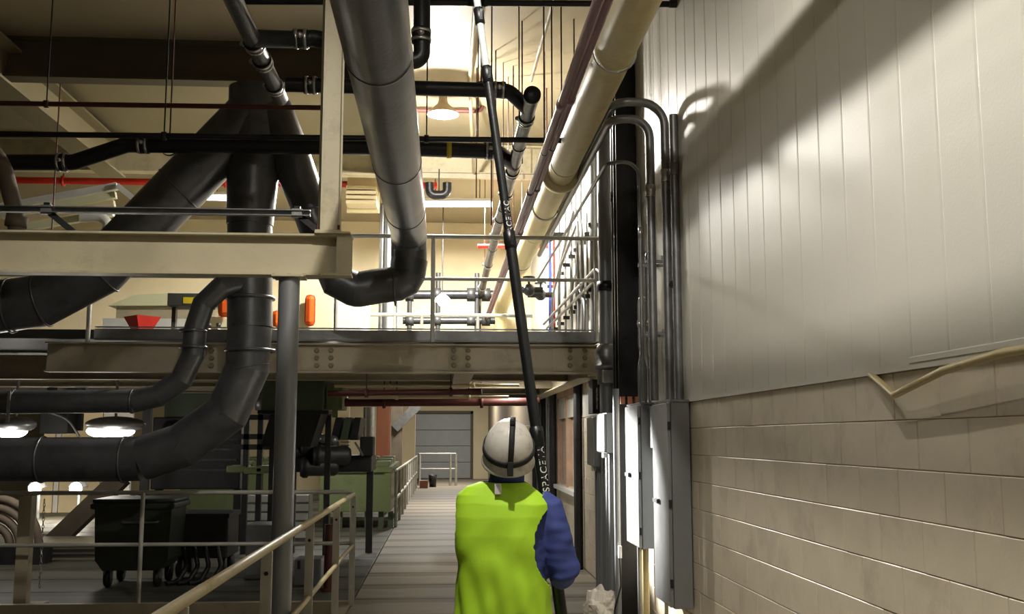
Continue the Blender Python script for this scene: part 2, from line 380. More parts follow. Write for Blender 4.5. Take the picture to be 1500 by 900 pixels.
# bracing column and post under the far deck
t = thing('brown_column', 'brown clad column standing left of the far grey door', 'column', (-2.6, 30, 0))
x0, x1 = at(551, 640, 30).x, at(571, 640, 30).x
MB().bev(x0, 30, 0, x1, 30.4, 3.2, .02).build('cladding', 'wood_brown', t)
MB().box(x0-.03, 29.96, 0, x1+.03, 30.44, .25).build('base', 'dark_machine', t)
t = thing('braced_post', 'grey steel post with diagonal brace beside the brown column', 'post', (-1.8, 28, 0))
x0, x1 = at(573, 640, 28).x, at(589, 640, 28).x
MB().box(x0, 28, 0, x1, 28.25, 2.9).build('post_body', 'timber_grey', t)
MB().bar(at(578, 628, 28), at(612, 594, 28), .25, .2, (0, 1, 0)).build('brace', 'galv', t)
tag(MB().box(at(590, 640, 34).x, 34, 0, at(608, 640, 34).x, 34.5, 3.2).build('wall_pier', 'wall_cream'), 'pale cream pier left of the far grey door', 'pier')
tag(MB().cyl((at(540, 640, 26).x, 26, 0), (at(540, 640, 26).x, 26, 2.5), .14, 16).build('pale_post', 'galv'), 'pale grey round post left of the brown column', 'post')

# ================================================================ LAMPS
def high_bay(loc, power, label, glow):
    x, y, z = loc
    t = thing('pendant_lamp', label, 'lamp', loc, 'ceiling pendant lamps')
    MB().lathe([(.0, .12), (.05, .12), (.06, .05), (.07, 0), (.12, -.05), (.2, -.13), (.21, -.15), (.2, -.15), (.11, -.05), (.05, .0), (0, .0)], loc, n=28).build('reflector', 'reflector', t)
    MB().lathe([(0, .36), (.1, .36), (.1, .33), (.05, .31), (.035, .12)], loc, n=20).build('ceiling_cap', 'reflector', t)
    MB().sph((x, y, z-.12), .085, 16, 10).build('bulb', 'lamp_glow', t)
    MB().tube(fillet([(x, y, z+.33), (x-.22, y, z+.33), (x-.26, y+.02, z+.38)], .05), .018, 8).build('conduit', 'reflector', t)
    if glow: add_light('lamp_light', 'POINT', (x, y, z-.34), 420, (1, .95, .86), .06, parent=t)
    add_light('lamp_light', 'SPOT', (x, y, z-.22), power, (1, .95, .87), .07, parent=t, spot=math.radians(168))
    return t
for k, (x, y, z, p) in enumerate(CEIL_LAMPS):
    high_bay((x, y, z) if k != 1 else (at(649, 150, 13.1).x, 13.1, at(649, 152, 13.1).z), p, ['bell pendant lamp of the ceiling row nearest the camera, above frame', 'lit bell pendant lamp under the ceiling behind the black drain pipe', 'ceiling row bell lamp above and behind the camera, outside the frame', 'ceiling bell lamp outside the frame, left of the nearest row lamp'][k], k == 1)
def tube_light(a, b, power, label, r=.03, drop=True):
    a = Vector(a); b = Vector(b); c = (a+b)/2; d = (b-a).normalized()
    t = thing('tube_light', label, 'lamp', c, 'fluorescent fixtures')
    MB().bar(a + Vector((0, 0, .07)), b + Vector((0, 0, .07)), .3, .05).build('housing', 'white_metal', t)
    for s in (-1, 1):
        o = Vector((-d.y, d.x, 0))*.04*s
        MB().cyl(a+o+Vector((0, 0, .01)), b+o+Vector((0, 0, .01)), r, 10).build('tube', 'tube_glow', t)
    top = MZ-.1 if c.z < 2.9 else (CEIL if c.y < 22 else 4.6)
    for s in (-1, 1): MB().cyl(c + d*s*.4 + Vector((0, 0, .09)), Vector((c.x, c.y, top)) + d*s*.4, .008, 6).build('hanger_rod', 'black_iron', t)
    add_light('tube_lamp', 'AREA', c + Vector((0, 0, -.05)), power, (1, .97, .9), (b-a).length*.95, (0, 0, math.atan2(d.y, d.x)), .15, parent=t)
    return t
tube_light(at(618, 301, 18), at(722, 301, 18), 1200, 'bright fluorescent fixture over the mezzanine behind the big duct')
tube_light((-5.2, 18.3, 6.0), (-3.8, 18.3, 6.0), 200, 'fluorescent fixture over the left mezzanine machine, hidden by beams')
tube_light((.9, 13.6, 2.62), (.9, 14.8, 2.62), 40, 'fluorescent fixture under the front of the mezzanine deck')
tube_light((.3, 26, 4.4), (.3, 27.4, 4.4), 320, 'fluorescent fixture over the far end of the walkway')
tube_light((.3, 37, 4.4), (.3, 38.4, 4.4), 320, 'fluorescent fixture nearest the far grey door')
tube_light((-2.9, 18.3, 2.66), (-1.5, 18.3, 2.66), 50, 'added fill tube above the green tank, hidden behind the joists')  # unseen tube added only to brighten the green tank
def oval_lamp(px0, px1, py, Y, power, label):
    a = at(px0, py, Y); b = at(px1, py, Y); c = (a+b)/2; L = (b-a).length/2
    t = thing('oval_lamp', label, 'lamp', c, 'lamps behind the grey pipes')
    MB().sph(c, (L, .16, .1), 20, 12).build('lens', 'tube_glow', t)
    MB().sph(c + Vector((.06, 0, .09)), (L*1.25, .22, .11), 20, 12).build('shade', 'galv', t)
    MB().cyl(c + Vector((.06, 0, .19)), (c.x+.06, c.y, MZ-.1), .02, 8).build('stem', 'galv', t)
    add_light('lamp_light', 'POINT', c + Vector((0, -.25, -.3)), power, (1, .95, .85), .15, parent=t)
def flood(p, aim, power, label, cone=50):
    p = Vector(p); d = (Vector(aim)-p).normalized()
    t = thing('fill_flood', label, 'lamp', p, 'added fill lamps under the deck')
    MB().lathe([(.03, -.12), (.06, -.1), (.13, 0), (.14, 0), (.07, -.11), (0, -.13)], p, d, 18).build('shade', 'black_iron', t)
    MB().sph(p - d*.03, .045, 10, 8).build('bulb', 'lamp_glow', t)
    MB().cyl(p - d*.12, (p.x, p.y, MZ-.1), .012, 8).build('bracket', 'black_iron', t)
    add_light('lamp_light', 'SPOT', p + d*.04, power, (1, .98, .95), .05, d.to_track_quat('-Z', 'Y').to_euler(), parent=t, spot=math.radians(cone))
flood((-1.3, 12.2, 2.64), (1.65, 9.4, 1.4), 8500, 'added fill lamp under the mezzanine deck aimed at the wall cabinets', 25)  # added light with no known fixture, brightens the cabinet fronts
oval_lamp(126, 198, 632, 14.2, 18, 'glowing oval lamp between the two grey pipes')
oval_lamp(-8, 40, 632, 14.6, 18, 'glowing oval lamp between grey pipes at the left edge')
for px, py, lab in ((51, 716, 'small round glaring lamp low at left under the lower grey pipe'), (111, 716, 'small round glaring lamp beside the pale strip under the grey pipe')):
    p = at(px, py, 23)
    t = thing('round_lamp', lab, 'lamp', p, 'distant round lamps')
    MB().sph(p, .13, 14, 10).build('bulb', 'lamp_glow', t)
    MB().lathe([(.05, .3), (.1, .2), (.2, .05), (.2, .02)], p + Vector((0, .15, 0)), n=16).build('shade', 'galv', t)
    MB().cyl(p + Vector((0, .25, 0)), (p.x, p.y+.25, 0), .04, 8).build('lamp_post', 'galv', t)
    add_light('lamp_light', 'POINT', p + Vector((0, -.3, 0)), 80, (1, .9, .75), .13, parent=t)
# ================================================================ PIPES AND DUCTS
def coupling(p, d, r, par, L=.11, band='steel_band', sleeve='black_iron', nm='coupling'):
    p = Vector(p); d = Vector(d).normalized()
    c = MB().lathe([(r*1.0, -L/2), (r*1.13, -L/2), (r*1.13, L/2), (r*1.0, L/2)], p, d, 20).build(nm, sleeve, par)
    for s in (-1, 1):
        MB().lathe([(r*1.13, -.012), (r*1.2, -.012), (r*1.2, .012), (r*1.13, .012)], p + d*s*L*.3, d, 20).build('clamp_band', band, c)
    u = d.cross(Vector((0, 0, 1)) if abs(d.z) < .9 else Vector((1, 0, 0))).normalized(); f = u if abs(u.y) < .5 else u
    f = Vector((0, -1, 0)) if abs(d.y) < .6 else Vector((-1, 0, 0))
    MB().sph(p + f*r*1.22, (.026, .026, .022), 8, 6).build('clamp_screw', band, c)
    return c
def rod_hanger(p, r, par, top=CEIL, m='black_iron'):
    p = Vector(p)
    h = MB().lathe([(r*1.02, -.015), (r*1.1, -.015), (r*1.1, .015), (r*1.02, .015)], p, (0, 1, 0), 18).build('hanger_ring', m, par)
    MB().cyl(p + Vector((0, 0, r)), (p.x, p.y, top), .007, 6).build('hanger_rod', 'rust_red', h)
    return h
def pipe_thing(name, label, pts, r, m, R=.12, n=18, cat='pipe', group=None, k=6, mitre=False, part='pipe_run'):
    fp = fillet(pts, R, k) if len(pts) > 2 else [Vector(p) for p in pts]
    t = thing(name, label, cat, Vector(pts[0]), group)
    MB().tube(fp, r, n, mitre=mitre).build(part, m, t)
    return t
def seam(t, p, d, r, m='duct_grey', w=.018, k=1.03, nm='seam_ring'):
    return MB().lathe([(r, -w/2), (r*k, -w/2), (r*k, w/2), (r, w/2)], p, d, 32).build(nm, m, t)

# pillar and front beam (steel frame at left, nearest)
BY = 6.9
t = thing('pipe_pillar', 'round grey steel pillar carrying the near end of the cream beam', 'pillar', (-1.045, BY, -3))
zb = at(428, 405, BY).z; zt = at(428, 345, BY).z
MB().cyl((-1.045, BY, -3), (-1.045, BY, zb-.012), .07, 28).build('shaft', 'pillar_grey', t)
MB().box(-1.15, BY-.1, zb-.014, -.94, BY+.1, zb).build('cap_plate', 'cream_steel', t)
t = thing('cream_beam', 'cream steel channel beam at left with a square cut end', 'beam', (-3, BY, zb))
xe = at(516, 380, BY).x
MB().ibeam((-6.5, BY, (zb+zt)/2), (xe, BY, (zb+zt)/2), zt-zb, .14, .014, .012).build('beam_body', 'cream_steel', t)
MB().box(xe-.1, BY-.072, zb+.014, xe, BY-.058, zt-.014).build('end_plate', 'cream_steel', t)
MB().box(at(470, 345, BY).x-.03, BY-.1, zt, xe-.01, BY+.1, zt+.012).build('base_plate', 'cream_steel', t)
for px in (402, 424, 446, 470):
    p = at(px, 396, BY-.07)
    MB().lathe([(0, -.014), (.01, -.014), (.013, 0)], (p.x, BY-.072, zb+.008), (0, 0, 1), 6, False).build('bolt', 'cream_steel', t)
cx = at(486, 170, BY).x
t = thing('upright_column', 'cream wide flange column standing on the beam end beside the duct', 'column', (cx, BY, zt+.012))
MB().ibeam((cx, BY, zt+.012), (cx, BY, CEIL), .14, .135, .012, .01, (1, .25, 0)).build('column_shaft', 'cream_steel', t)
MB().box(cx-.085, BY-.085, zt+.012, cx+.085, BY+.085, zt+.026).build('base_plate', 'cream_steel', t)
for s in (-1, 1): MB().cyl((cx+s*.07, BY-.07, zt+.02), (cx+s*.07, BY-.07, zt+.06), .009, 6).build('anchor_bolt', 'rust_red', t)
# strut rail on brackets above the front beam
sy = BY-.02; sz = at(200, 310, sy).z
t = thing('strut_rail', 'thin grey strut rail on angled brackets above the cream beam', 'rail', (-2.5, sy, zt))
MB().chan((-6.4, sy, sz), (at(455, 312, sy).x, sy, sz), .042, .042, .006).build('rail', 'galv', t)
for px in (70, 436):
    a = at(px, 300, sy); MB().box(a.x-.035, sy-.03, sz-.03, a.x+.035, sy+.012, sz+.03).build('clamp', 'galv', t)
    MB().bar((a.x+.02, sy, sz-.02), (a.x+.18, sy-.02, zt), .04, .02, (0, 1, 0)).build('bracket', 'dark_machine', t)
    MB().box(a.x-.02, sy-.02, sz+.02, a.x+.02, sy+.02, sz+.05).build('stud', 'black_iron', t)

# the big grey duct overhead and its elbow; the trunk, its pants tee and the low returns
DZ = 2.08+1.75; DX = -.373; TY = 10.45; DR = .185
end = at(596, 342, TY)
P = [(DX, -2.0, DZ), (DX, 9.95, DZ), at(599, 372, 10.4), at(584, 407, TY), at(552, 422, TY), at(520, 424, TY), at(492, 405, TY), at(462, 325, TY), at(424, 232, TY), at(396, 165, TY)]
P = [Vector(p) for p in P]
t = thing('overhead_duct', 'big dark grey round duct running overhead from the camera to an elbow', 'duct', (DX, 5, DZ))
MB().tube(fillet(P[:2] + [Vector((DX, 10.45, DZ)), at(598, 425, TY)], .4, 3)[:-1] + [at(597, 398, TY)], DR, 36, mitre=True).build('duct_run', 'duct_grey', t)
MB().tube(fillet([at(601, 380, TY), at(596, 414, TY), at(550, 420, TY), at(522, 425, TY), at(494, 412, TY)], .12, 2) + [at(468, 345, TY)], DR*.98, 36, mitre=True).build('elbow', 'duct_grey', t)
MB().tube([at(470, 350, TY), at(452, 300, TY), at(424, 225, TY), at(398, 160, TY)], [DR*.98, DR*1.02, DR*1.12, DR*1.15], 36, mitre=True).build('tee_branch', 'duct_grey', t)
for yy in (3.2, 5.4, 7.6, 9.3): seam(t, (DX, yy, DZ), (0, 1, 0), DR, k=1.025)
seam(t, at(578, 421, TY), (1, 0, .06), DR, k=1.06); seam(t, at(456, 312, TY), (at(440, 270, TY)-at(456, 312, TY)), DR*1.02, k=1.04)

t = thing('trunk_duct', 'dark grey vertical trunk duct with branches forking both ways', 'duct', at(370, 400, TY))
r0 = .225
a = fillet([at(373, 128, TY), at(366, 560, TY), at(290, 672, TY), at(190, 672, TY), at(-300, 674, TY)], [1.1, .9, .1], 3)
MB().tube(fillet([at(373, 130, TY), at(372, 230, TY), at(366, 330, TY)], .1, 2), [.26]*1 + [.27]*(len(fillet([at(373, 130, TY), at(372, 230, TY), at(366, 330, TY)], .1, 2))-2) + [.235], 40, mitre=True).build('tee_body', 'duct_grey', t)
MB().tube([at(366, 330, TY), at(366, 480, TY)], r0, 40).build('straight', 'duct_grey', t)
MB().tube([at(366, 480, TY), at(362, 540, TY), at(333, 605, TY), at(268, 652, TY), at(208, 672, TY)], r0*.98, 40, mitre=True).build('elbow', 'duct_grey', t)
MB().tube([at(208, 672, TY), at(182, 673, TY), at(-400, 676, TY)], r0*.97, 40, mitre=True).build('return_run', 'duct_grey', t)
for py in (437, 514): seam(t, at(366, py, TY), (0, 0, 1), r0, k=1.12, w=.03, nm='flange')
for px in (182, 62, -40): seam(t, at(px, 673.5, TY), (1, 0, 0), r0*.97, k=1.05)
for px, py, dd in ((362, 540, (.2, 0, -1)), (333, 605, (.8, 0, -1)), (268, 652, (1, 0, -.6))): seam(t, at(px, py, TY), dd, r0*.98, k=1.02, w=.015)
# left leg of the tee
t = thing('branch_duct', 'dark grey branch duct sloping down left behind the cream beam', 'duct', at(200, 300, TY))
MB().tube([at(366, 172, TY), at(262, 278, TY), at(148, 395, TY), at(60, 441, TY), at(-20, 452, TY), at(-350, 456, TY)], [.27, .27, .265, .265, .265, .265], 40, mitre=True).build('duct_run', 'duct_grey', t)
for px, py, d in ((262, 278, (-1, 0, -.98)), (148, 395, (-1, 0, -.75)), (62, 440, (-1, 0, -.3)), (16, 448, (-1, 0, -.1))):
    p = at(px, py, TY); seam(t, p, d, .268, k=1.04)
# thin second return pipe
t = thing('branch_pipe', 'slimmer dark grey pipe elbowing out of the trunk duct to the left', 'duct', at(290, 480, 10.2))
Y2 = 10.2; r2 = .112
pp = [at(356, 414, Y2+.15), at(325, 420, Y2), at(298, 446, Y2), at(286, 484, Y2), at(283, 520, Y2), at(266, 556, Y2), at(232, 580, Y2), at(196, 588, Y2)]
MB().tube(pp, r2, 28, mitre=True).build('elbow', 'duct_grey', t)
MB().tube([at(196, 588, Y2), at(-300, 592, Y2)], r2, 28).build('return_run', 'duct_grey', t)
for px, py, d in ((283, 485, (0, 0, 1)), (283, 509, (0, 0, 1))): seam(t, at(px, py, Y2), d, r2, k=1.2, w=.025, nm='flange')
for px in (194, 21): seam(t, at(px, 588.5, Y2), (1, 0, 0), r2, k=1.06)
MB().box(at(19, 590, Y2).x, Y2-.14, at(20, 604, Y2).z-.1, at(23, 590, Y2).x, Y2-.115, at(20, 574, Y2).z).build('hanger_strap', 'galv', t)

# black cast iron drain pipes
CX, CZ, CR = .704, 2.8+1.75, .0625
p = [at(762, 133, 8.25), (CX, 8.25, CZ)]
t = thing('drain_pipe', 'black cast iron drain pipe running away overhead with silver clamps', 'pipe', (CX, 8.2, CZ))
MB().tube([(CX, 8.12, CZ), (CX, 21.0, CZ)], CR, 20).build('pipe_run', 'black_iron', t)
MB().tube(fillet([(CX, 21, CZ), (CX, 21.5, CZ), (CX, 21.5, 2.9)], .2), CR, 16).build('drop', 'black_iron', t)
MB().lathe([(0, -.02), (CR*1.15, -.02), (CR*1.15, .06), (CR, .06)], (CX, 8.12, CZ), (0, 1, 0), 20).build('clean_out_cap', 'black_iron', t)
for yy in (8.75, 10.6, 11.6, 13.0, 14.0, 16.5, 19): coupling((CX, yy, CZ), (0, 1, 0), CR, t, .16)
for yy in (9.6, 12.3, 15, 18): rod_hanger((CX, yy, CZ), CR, t)
t = thing('drain_pipe', 'black drain pipe crossing in front of the pendant lamp to an elbow', 'pipe', (-1.2, 8.3, CZ))
AY = 8.3
MB().tube(fillet([(-1.33, AY, at(422, 124, AY).z), at(600, 129, AY), at(745, 133, AY), (CX, AY+.2, CZ)], .12), CR, 20).build('pipe_run', 'black_iron', t)
coupling(at(731, 132, AY), (1, 0, 0), CR, t); coupling(at(455, 125, AY), (1, 0, 0), CR, t)
rod_hanger(at(705, 131, AY), CR, t)
t = thing('drain_pipe', 'black drain pipe with yellow band crossing below the pendant lamp', 'pipe', (-1, 10.1, 4.6))
D2 = 9.95
MB().tube(fillet([at(-200, 238, D2), at(108, 238, D2), at(186, 212, D2), at(560, 216, D2), at(728, 222, D2), (CX, D2+.35, CZ)], .16), .078, 20).build('pipe_run', 'black_iron', t)
for px, py in ((92, 238), (210, 212), (718, 221)): coupling(at(px, py, D2), (1, 0, 0), .078, t)
MB().lathe([(.079, -.025), (.083, -.025), (.083, .025), (.079, .025)], at(658, 220, D2), (1, 0, 0), 20).build('yellow_band', 'sticker_yellow', t)
for px in (248, 700): rod_hanger(at(px, 216, D2), .078, t)
t = thing('drain_pipe', 'black drain pipe running away at upper left with two side wyes', 'pipe', (-1.33, 6, CZ))
gx = at(410, 125, AY).x
MB().tube([(gx, 3.0, CZ+.02), (gx, 8.35, CZ)], CR, 20).build('pipe_run', 'black_iron', t)
for yy in (7.15, 7.5, 8.05): coupling((gx, yy, CZ), (0, 1, 0), CR, t, .1)
t = thing('drain_pipe', 'black side drain pipe with elbow turning up beside the big duct', 'pipe', (-1, 7.3, 4.5))
B2 = 7.3
MB().tube(fillet([(gx, 7.05, CZ), at(432, 58, B2), at(460, 56, B2), at(585, 86, B2), at(618, 92, B2), at(618, -60, B2)], [.1, .1, .2, .13]), CR, 20).build('pipe_run', 'black_iron', t)
coupling(at(441, 57, B2), (1, 0, 0), CR, t); coupling(at(617, 53, B2), (0, 0, 1), CR, t)
# thin cross pipes
def cross(name, label, a, b, Y, r, m, hang=(), Yb=None):
    a = at(*a, Y); b = at(*b, Yb or Y)
    t = thing(name, label, 'pipe', a); MB().cyl(a, b, r, 12).build('pipe_run', m, t)
    for f in hang:
        q = a.lerp(b, f)
        MB().lathe([(r, -.02), (r*1.5, -.02), (r*1.5, .02), (r, .02)], q, b-a, 12).build('hanger_ring', m, t)
        MB().cyl(q, (q.x, q.y, CEIL if q.z > 2.9 else MZ-.1), .007, 6).build('hanger_rod', 'black_iron', t)
    return t
cross('water_pipe', 'thin black pipe crossing the whole upper view above the drain pipe', (-200, 194), (822, 206), 9.0, .026, 'black_iron', (.42, .8))
cross('sprinkler_pipe', 'dark red sprinkler pipe crossing the dark bay at upper left', (-100, 150), (470, 158), 9.4, .024, 'rust_red', (.29,))
t = cross('roof_pipe', 'black pipe along the top edge of the view ending in an elbow', (330, 2), (985, 6), 7.9, .026, 'black_iron', ())
MB().tube(fillet([at(980, 5, 7.9), at(1012, 5, 7.9), at(1003, 28, 7.85)], .04), .036, 14).build('elbow', 'black_iron', t)
coupling(at(700, 4, 7.9), (1, 0, 0), .026, t, .16, 'black_iron')
t = cross('red_line', 'bright red pipe against the cream wall under the far ceiling beam', (-150, 262), (640, 272), 17.5, .06, 'bright_red', (.3, .6))
t = thing('gas_pipe', 'thin rusty pipe crossing behind the pendant lamp to an upturned elbow', 'pipe', at(640, 162, 14))
MB().tube(fillet([at(560, 161, 14), at(707, 163, 14), at(707, 115, 14)], .1), .03, 12).build('pipe_run', 'rust_red', t)
tr = thing('trap_pipe', 'black u shaped trap pipe hanging over the mezzanine fluorescent', 'pipe', at(640, 280, 15.6))
MB().tube(fillet([at(629, 268, 15.6), at(629, 286, 15.6), at(655, 286, 15.6), at(655, 268, 15.6)], .11, 8), .07, 16).build('pipe_run', 'black_iron', tr)
MB().cyl(at(643, 288, 15.6), (at(643, 286, 15.6).x, 15.6, 5.9), .01, 8).build('hanger_rod', 'black_iron', tr)

# yellowed insulated pipe and the purple lines
YX, YZ, YR = 1.185, 2.71+1.75, .14
t = thing('insulated_pipe', 'thick cream yellow jacketed pipe running away beside the wall', 'pipe', (YX, 6, YZ))
MB().tube([(YX, 1, YZ), (YX, 20.9, YZ)], YR, 32).build('jacket', 'yellow_jacket', t)
MB().tube(fillet([(YX, 20.8, YZ), (YX, 21.5, YZ), (YX-.05, 21.5, 2.9)], .35, 6), YR, 24).build('elbow', 'yellow_jacket', t)
for yy in (6.9, 9.9, 13.4, 16): MB().lathe([(YR, -.02), (YR*1.03, -.02), (YR*1.03, .02), (YR, .02)], (YX, yy, YZ), (0, 1, 0), 32).build('jacket_band', 'yellow_jacket', t)
MB().lathe([(YR, -.06), (YR*1.42, -.05), (YR*1.42, .05), (YR, .06)], (YX, 10.3, YZ), (0, 1, 0), 32).build('flange_cover', 'yellow_jacket', t)
for yy in (6.9, 11.9, 15.6):
    h = MB().tube([Vector((YX + math.cos(a)*YR*1.06, yy, YZ + math.sin(a)*YR*1.06)) for a in [math.pi*(1+k/12) for k in range(13)]], .012, 8).build('cradle', 'steel_band', t)
    for s in (-1, 1): MB().cyl((YX+s*YR*1.06, yy, YZ), (YX+s*.05, yy, YZ+.45), .008, 6).build('cradle_strap', 'steel_band', h)
    MB().cyl((YX, yy, YZ+.45), (YX, yy, CEIL), .008, 6).build('hanger_rod', 'steel_band', h)
for k, (xx, zz) in enumerate(((.80, 4.06), (.865, 4.1))):
    t = thing('purple_pipe', ['left of two thin purple brown pipes running away overhead', 'right of two thin purple brown pipes running away overhead'][k], 'pipe', (xx, 6, zz))
    MB().tube([(xx, 1, zz), (xx, 21, zz)], .029, 14).build('pipe_run', 'purple_pipe', t)
    for yy in (6.9, 9.5, 11.6, 15): MB().lathe([(.029, -.05), (.036, -.05), (.036, .05), (.029, .05)], (xx, yy, zz), (0, 1, 0), 14).build('fitting', 'purple_pipe', t)
    for yy in (8.1, 12.8): rod_hanger((xx, yy, zz), .029, t)
t = thing('conduit', 'pale conduit slanting along the ceiling right of the pole', 'pipe', at(800, 60, 10))
MB().tube([at(813, -5, 9.9), at(778, 118, 12.2)], .022, 10).build('pipe_run', 'ceiling_paint', t)
t = thing('conduit', 'pale conduit along the ceiling just left of the pole top', 'pipe', at(694, 40, 10))
MB().tube([at(697, -5, 9.9), at(688, 120, 13), at(694, 252, 15.6)], .025, 10).build('pipe_run', 'ceiling_paint', t)
# loose hanging rods
k = 0
for px, ptop, pbot, Y in ((720, 10, 330, 10.6), (726, 55, 240, 11.9), (752, 80, 215, 12.4), (765, 18, 240, 11), (698, 88, 290, 12.5), (823, 10, 270, 10.4), (830, 118, 280, 13), (801, 112, 300, 13.2), (842, 30, 140, 10.9), (84, 150, 345, 12.5)):
    a = at(px, 200, Y)
    k += 1
    tag(MB().cyl((a.x, Y, at(px, pbot, Y).z), (a.x, Y, CEIL), .009, 6).build('hanger_rod', 'rust_red'), {84: 'thin hanger rod at far upper left beside the pale duct bundle', 698: 'first thin hanger rod left of the pole, behind the lamp', 720: 'thin hanger rod just right of the pole top', 726: 'second thin hanger rod right of the pole top', 752: 'thin hanger rod above the right end of the black elbow, left one', 765: 'thin hanger rod above the right end of the black elbow, right one', 801: 'thin hanger rod between black drain pipe and purple pipes', 823: 'leftmost thin hanger rod seen against the purple pipes', 830: 'second thin hanger rod seen against the purple pipes', 842: 'rightmost thin hanger rod, just left of the cream pipe'}[px], 'rod', 'loose hanger rods')

# ================================================================ RIGHT WALL SERVICES
def vpipe(name, label, x, y, z0, z1, r, m, n=16, group=None, bands=(), cat='pipe'):
    t = thing(name, label, cat, (x, y, z0), group); MB().cyl((x, y, z0), (x, y, z1), r, n).build('pipe_run', m, t)
    for z in bands: MB().lathe([(r, -.05), (r*1.2, -.05), (r*1.2, .05), (r, .05)], (x, y, z), n=n).build('coupling', 'galv' if m != 'black_paint' else m, t)
    return t
def wy(px): return 2828/(px-650)
t = thing('black_column', 'black painted steel column against the right wall behind the conduits', 'column', (1.765, 9.8, 0))
bx = 1.765
MB().ibeam((bx, 9.8, 0), (bx, 9.8, CEIL-.005), .18, .2, .018, .014, (0, 1, 0)).build('shaft', 'black_paint', t)
for dx in (-.07, .0, .07):
    MB().box(bx+dx-.022, 9.675, at(922, 590, 9.8).z-.02, bx+dx+.022, 9.7, at(922, 582, 9.8).z).build('fringe_clip', 'wood_brown', t)
vpipe('riser_pipe', 'shiny black riser pipe left of the black wall column', at(900, 300, 10.2).x, 10.2, 0, CEIL-.005, .036, 'black_paint', bands=(4.2,))
vpipe('riser_pipe', 'thin shiny black riser beside the grey flanged pipe', at(906, 300, 10.0).x-.03, 10.05, 0, CEIL-.005, .016, 'black_paint')
gx2 = at(886, 300, 10.6).x
t = thing('grey_riser', 'grey riser pipe with valve fitting beside the mezzanine beam end', 'pipe', (gx2, 10.6, 0))
ztop = at(890, 186, 10.6).z
MB().cyl((gx2, 10.6, 0), (gx2, 10.6, ztop), .075, 22).build('pipe_run', 'pillar_grey', t)
MB().lathe([(0, .09), (.05, .085), (.1, .03), (.105, -.03), (.075, -.05)], (gx2, 10.6, ztop), n=22).build('end_cap', 'black_iron', t)
zf = at(886, 535, 10.6).z
f = MB().lathe([(.075, -.2), (.1, -.2), (.1, -.05), (.125, -.05), (.125, 0), (.1, 0), (.13, .12), (.1, .2), (.075, .22)], (gx2, 10.6, zf), n=22).build('valve_body', 'galv', t)
MB().bev(gx2-.07, 10.44, zf-.19, gx2+.07, 10.52, zf-.06, .01).build('valve_box', 'steel_band', f)
MB().lathe([(.075, -.05), (.095, -.05), (.095, .05), (.075, .05)], (gx2, 10.6, at(886, 420, 10.6).z), n=22).build('coupling', 'black_iron', t)
# conduits running in from the left, bending down the wall to the cabinets
for k, (dx, yy, zt_, r) in enumerate(((1.80, 8.1, 4.50, .036), (1.715, 8.3, 4.42, .036), (1.66, 8.5, 4.1, .016))):
    lab = ['outer of the fat conduits curving over and down to the tall cabinet', 'inner of the fat conduits curving over and down to the tall cabinet', 'thin conduit curving down beside the fat conduits'][k]
    t = thing('bent_conduit', lab, 'conduit', (dx, yy, 2.1), 'curved wall conduits')
    MB().tube(fillet([(1.385+.0*k, 14.5+k*.3, zt_+.0), (1.385, yy, zt_), (dx, yy, zt_), (dx, yy, 2.05)], [.14, .26 if k < 2 else .14], 10), r, 16).build('conduit_run', 'galv', t)
    MB().lathe([(r, -.05), (r*1.2, -.05), (r*1.2, .05), (r, .05)], (dx, yy, zt_-.62), n=16).build('coupling', 'steel_band', t)
    for z in (2.6, 3.2): MB().box(dx-r*1.5, yy-.012, z-.012, WX-.012, yy+.012, z+.012).build('strap', 'galv', t)
t = vpipe('wall_conduit', 'third fat conduit standing against the wall panels above the tall cabinet', 1.84, 7.95, 2.04, 4.35, .034, 'galv', bands=(3.9,))
for k, (px, Y, zt_) in enumerate(((940, 8.9, 3.35), (948, 8.85, 3.38), (936, 8.95, 3.0))):
    x = at(px, 450, Y).x
    lab = ['left slim conduit hooking back above the first grey cabinet', 'right slim conduit hooking back above the first grey cabinet', 'shortest slim conduit with kink above the first grey cabinet'][k]
    t = thing('slim_conduit', lab, 'conduit', (x, Y, 2.03), 'slim wall conduits')
    MB().tube(fillet([(WX-.03, Y+.25, zt_), (x, Y, zt_), (x, Y, 2.55), (x-.05+.04*k, Y-.1, 2.35), (x-.05+.04*k, Y-.1, 2.0)], .09, 6), .014, 10).build('conduit_run', 'galv', t)
    MB().lathe([(.014, -.03), (.02, -.03), (.02, .03), (.014, .03)], (x, Y, 2.75), n=10).build('coupling', 'steel_band', t)
for k in range(2):
    x, z = 1.66+.05*k, 3.6-.07*k
    t = thing('kinked_conduit', ['upper of two conduits running along the wall then kinking down by the grey riser', 'lower of two conduits running along the wall then kinking down by the grey riser'][k], 'conduit', (x, 11.3, 2.2), 'kinked conduits')
    MB().tube(fillet([(x-.05, 16.5, z-.02), (x, 11.1, z), (x+.12, 10.4, z-.28), (x+.12, 10.4, 2.2)], .1, 6), .02, 10).build('conduit_run', 'galv', t)
    for yy in (12.2, 14): MB().lathe([(.02, -.04), (.027, -.04), (.027, .04), (.02, .04)], (x-.01, yy, z), (0, 1, 0), 10).build('coupling', 'steel_band', t)
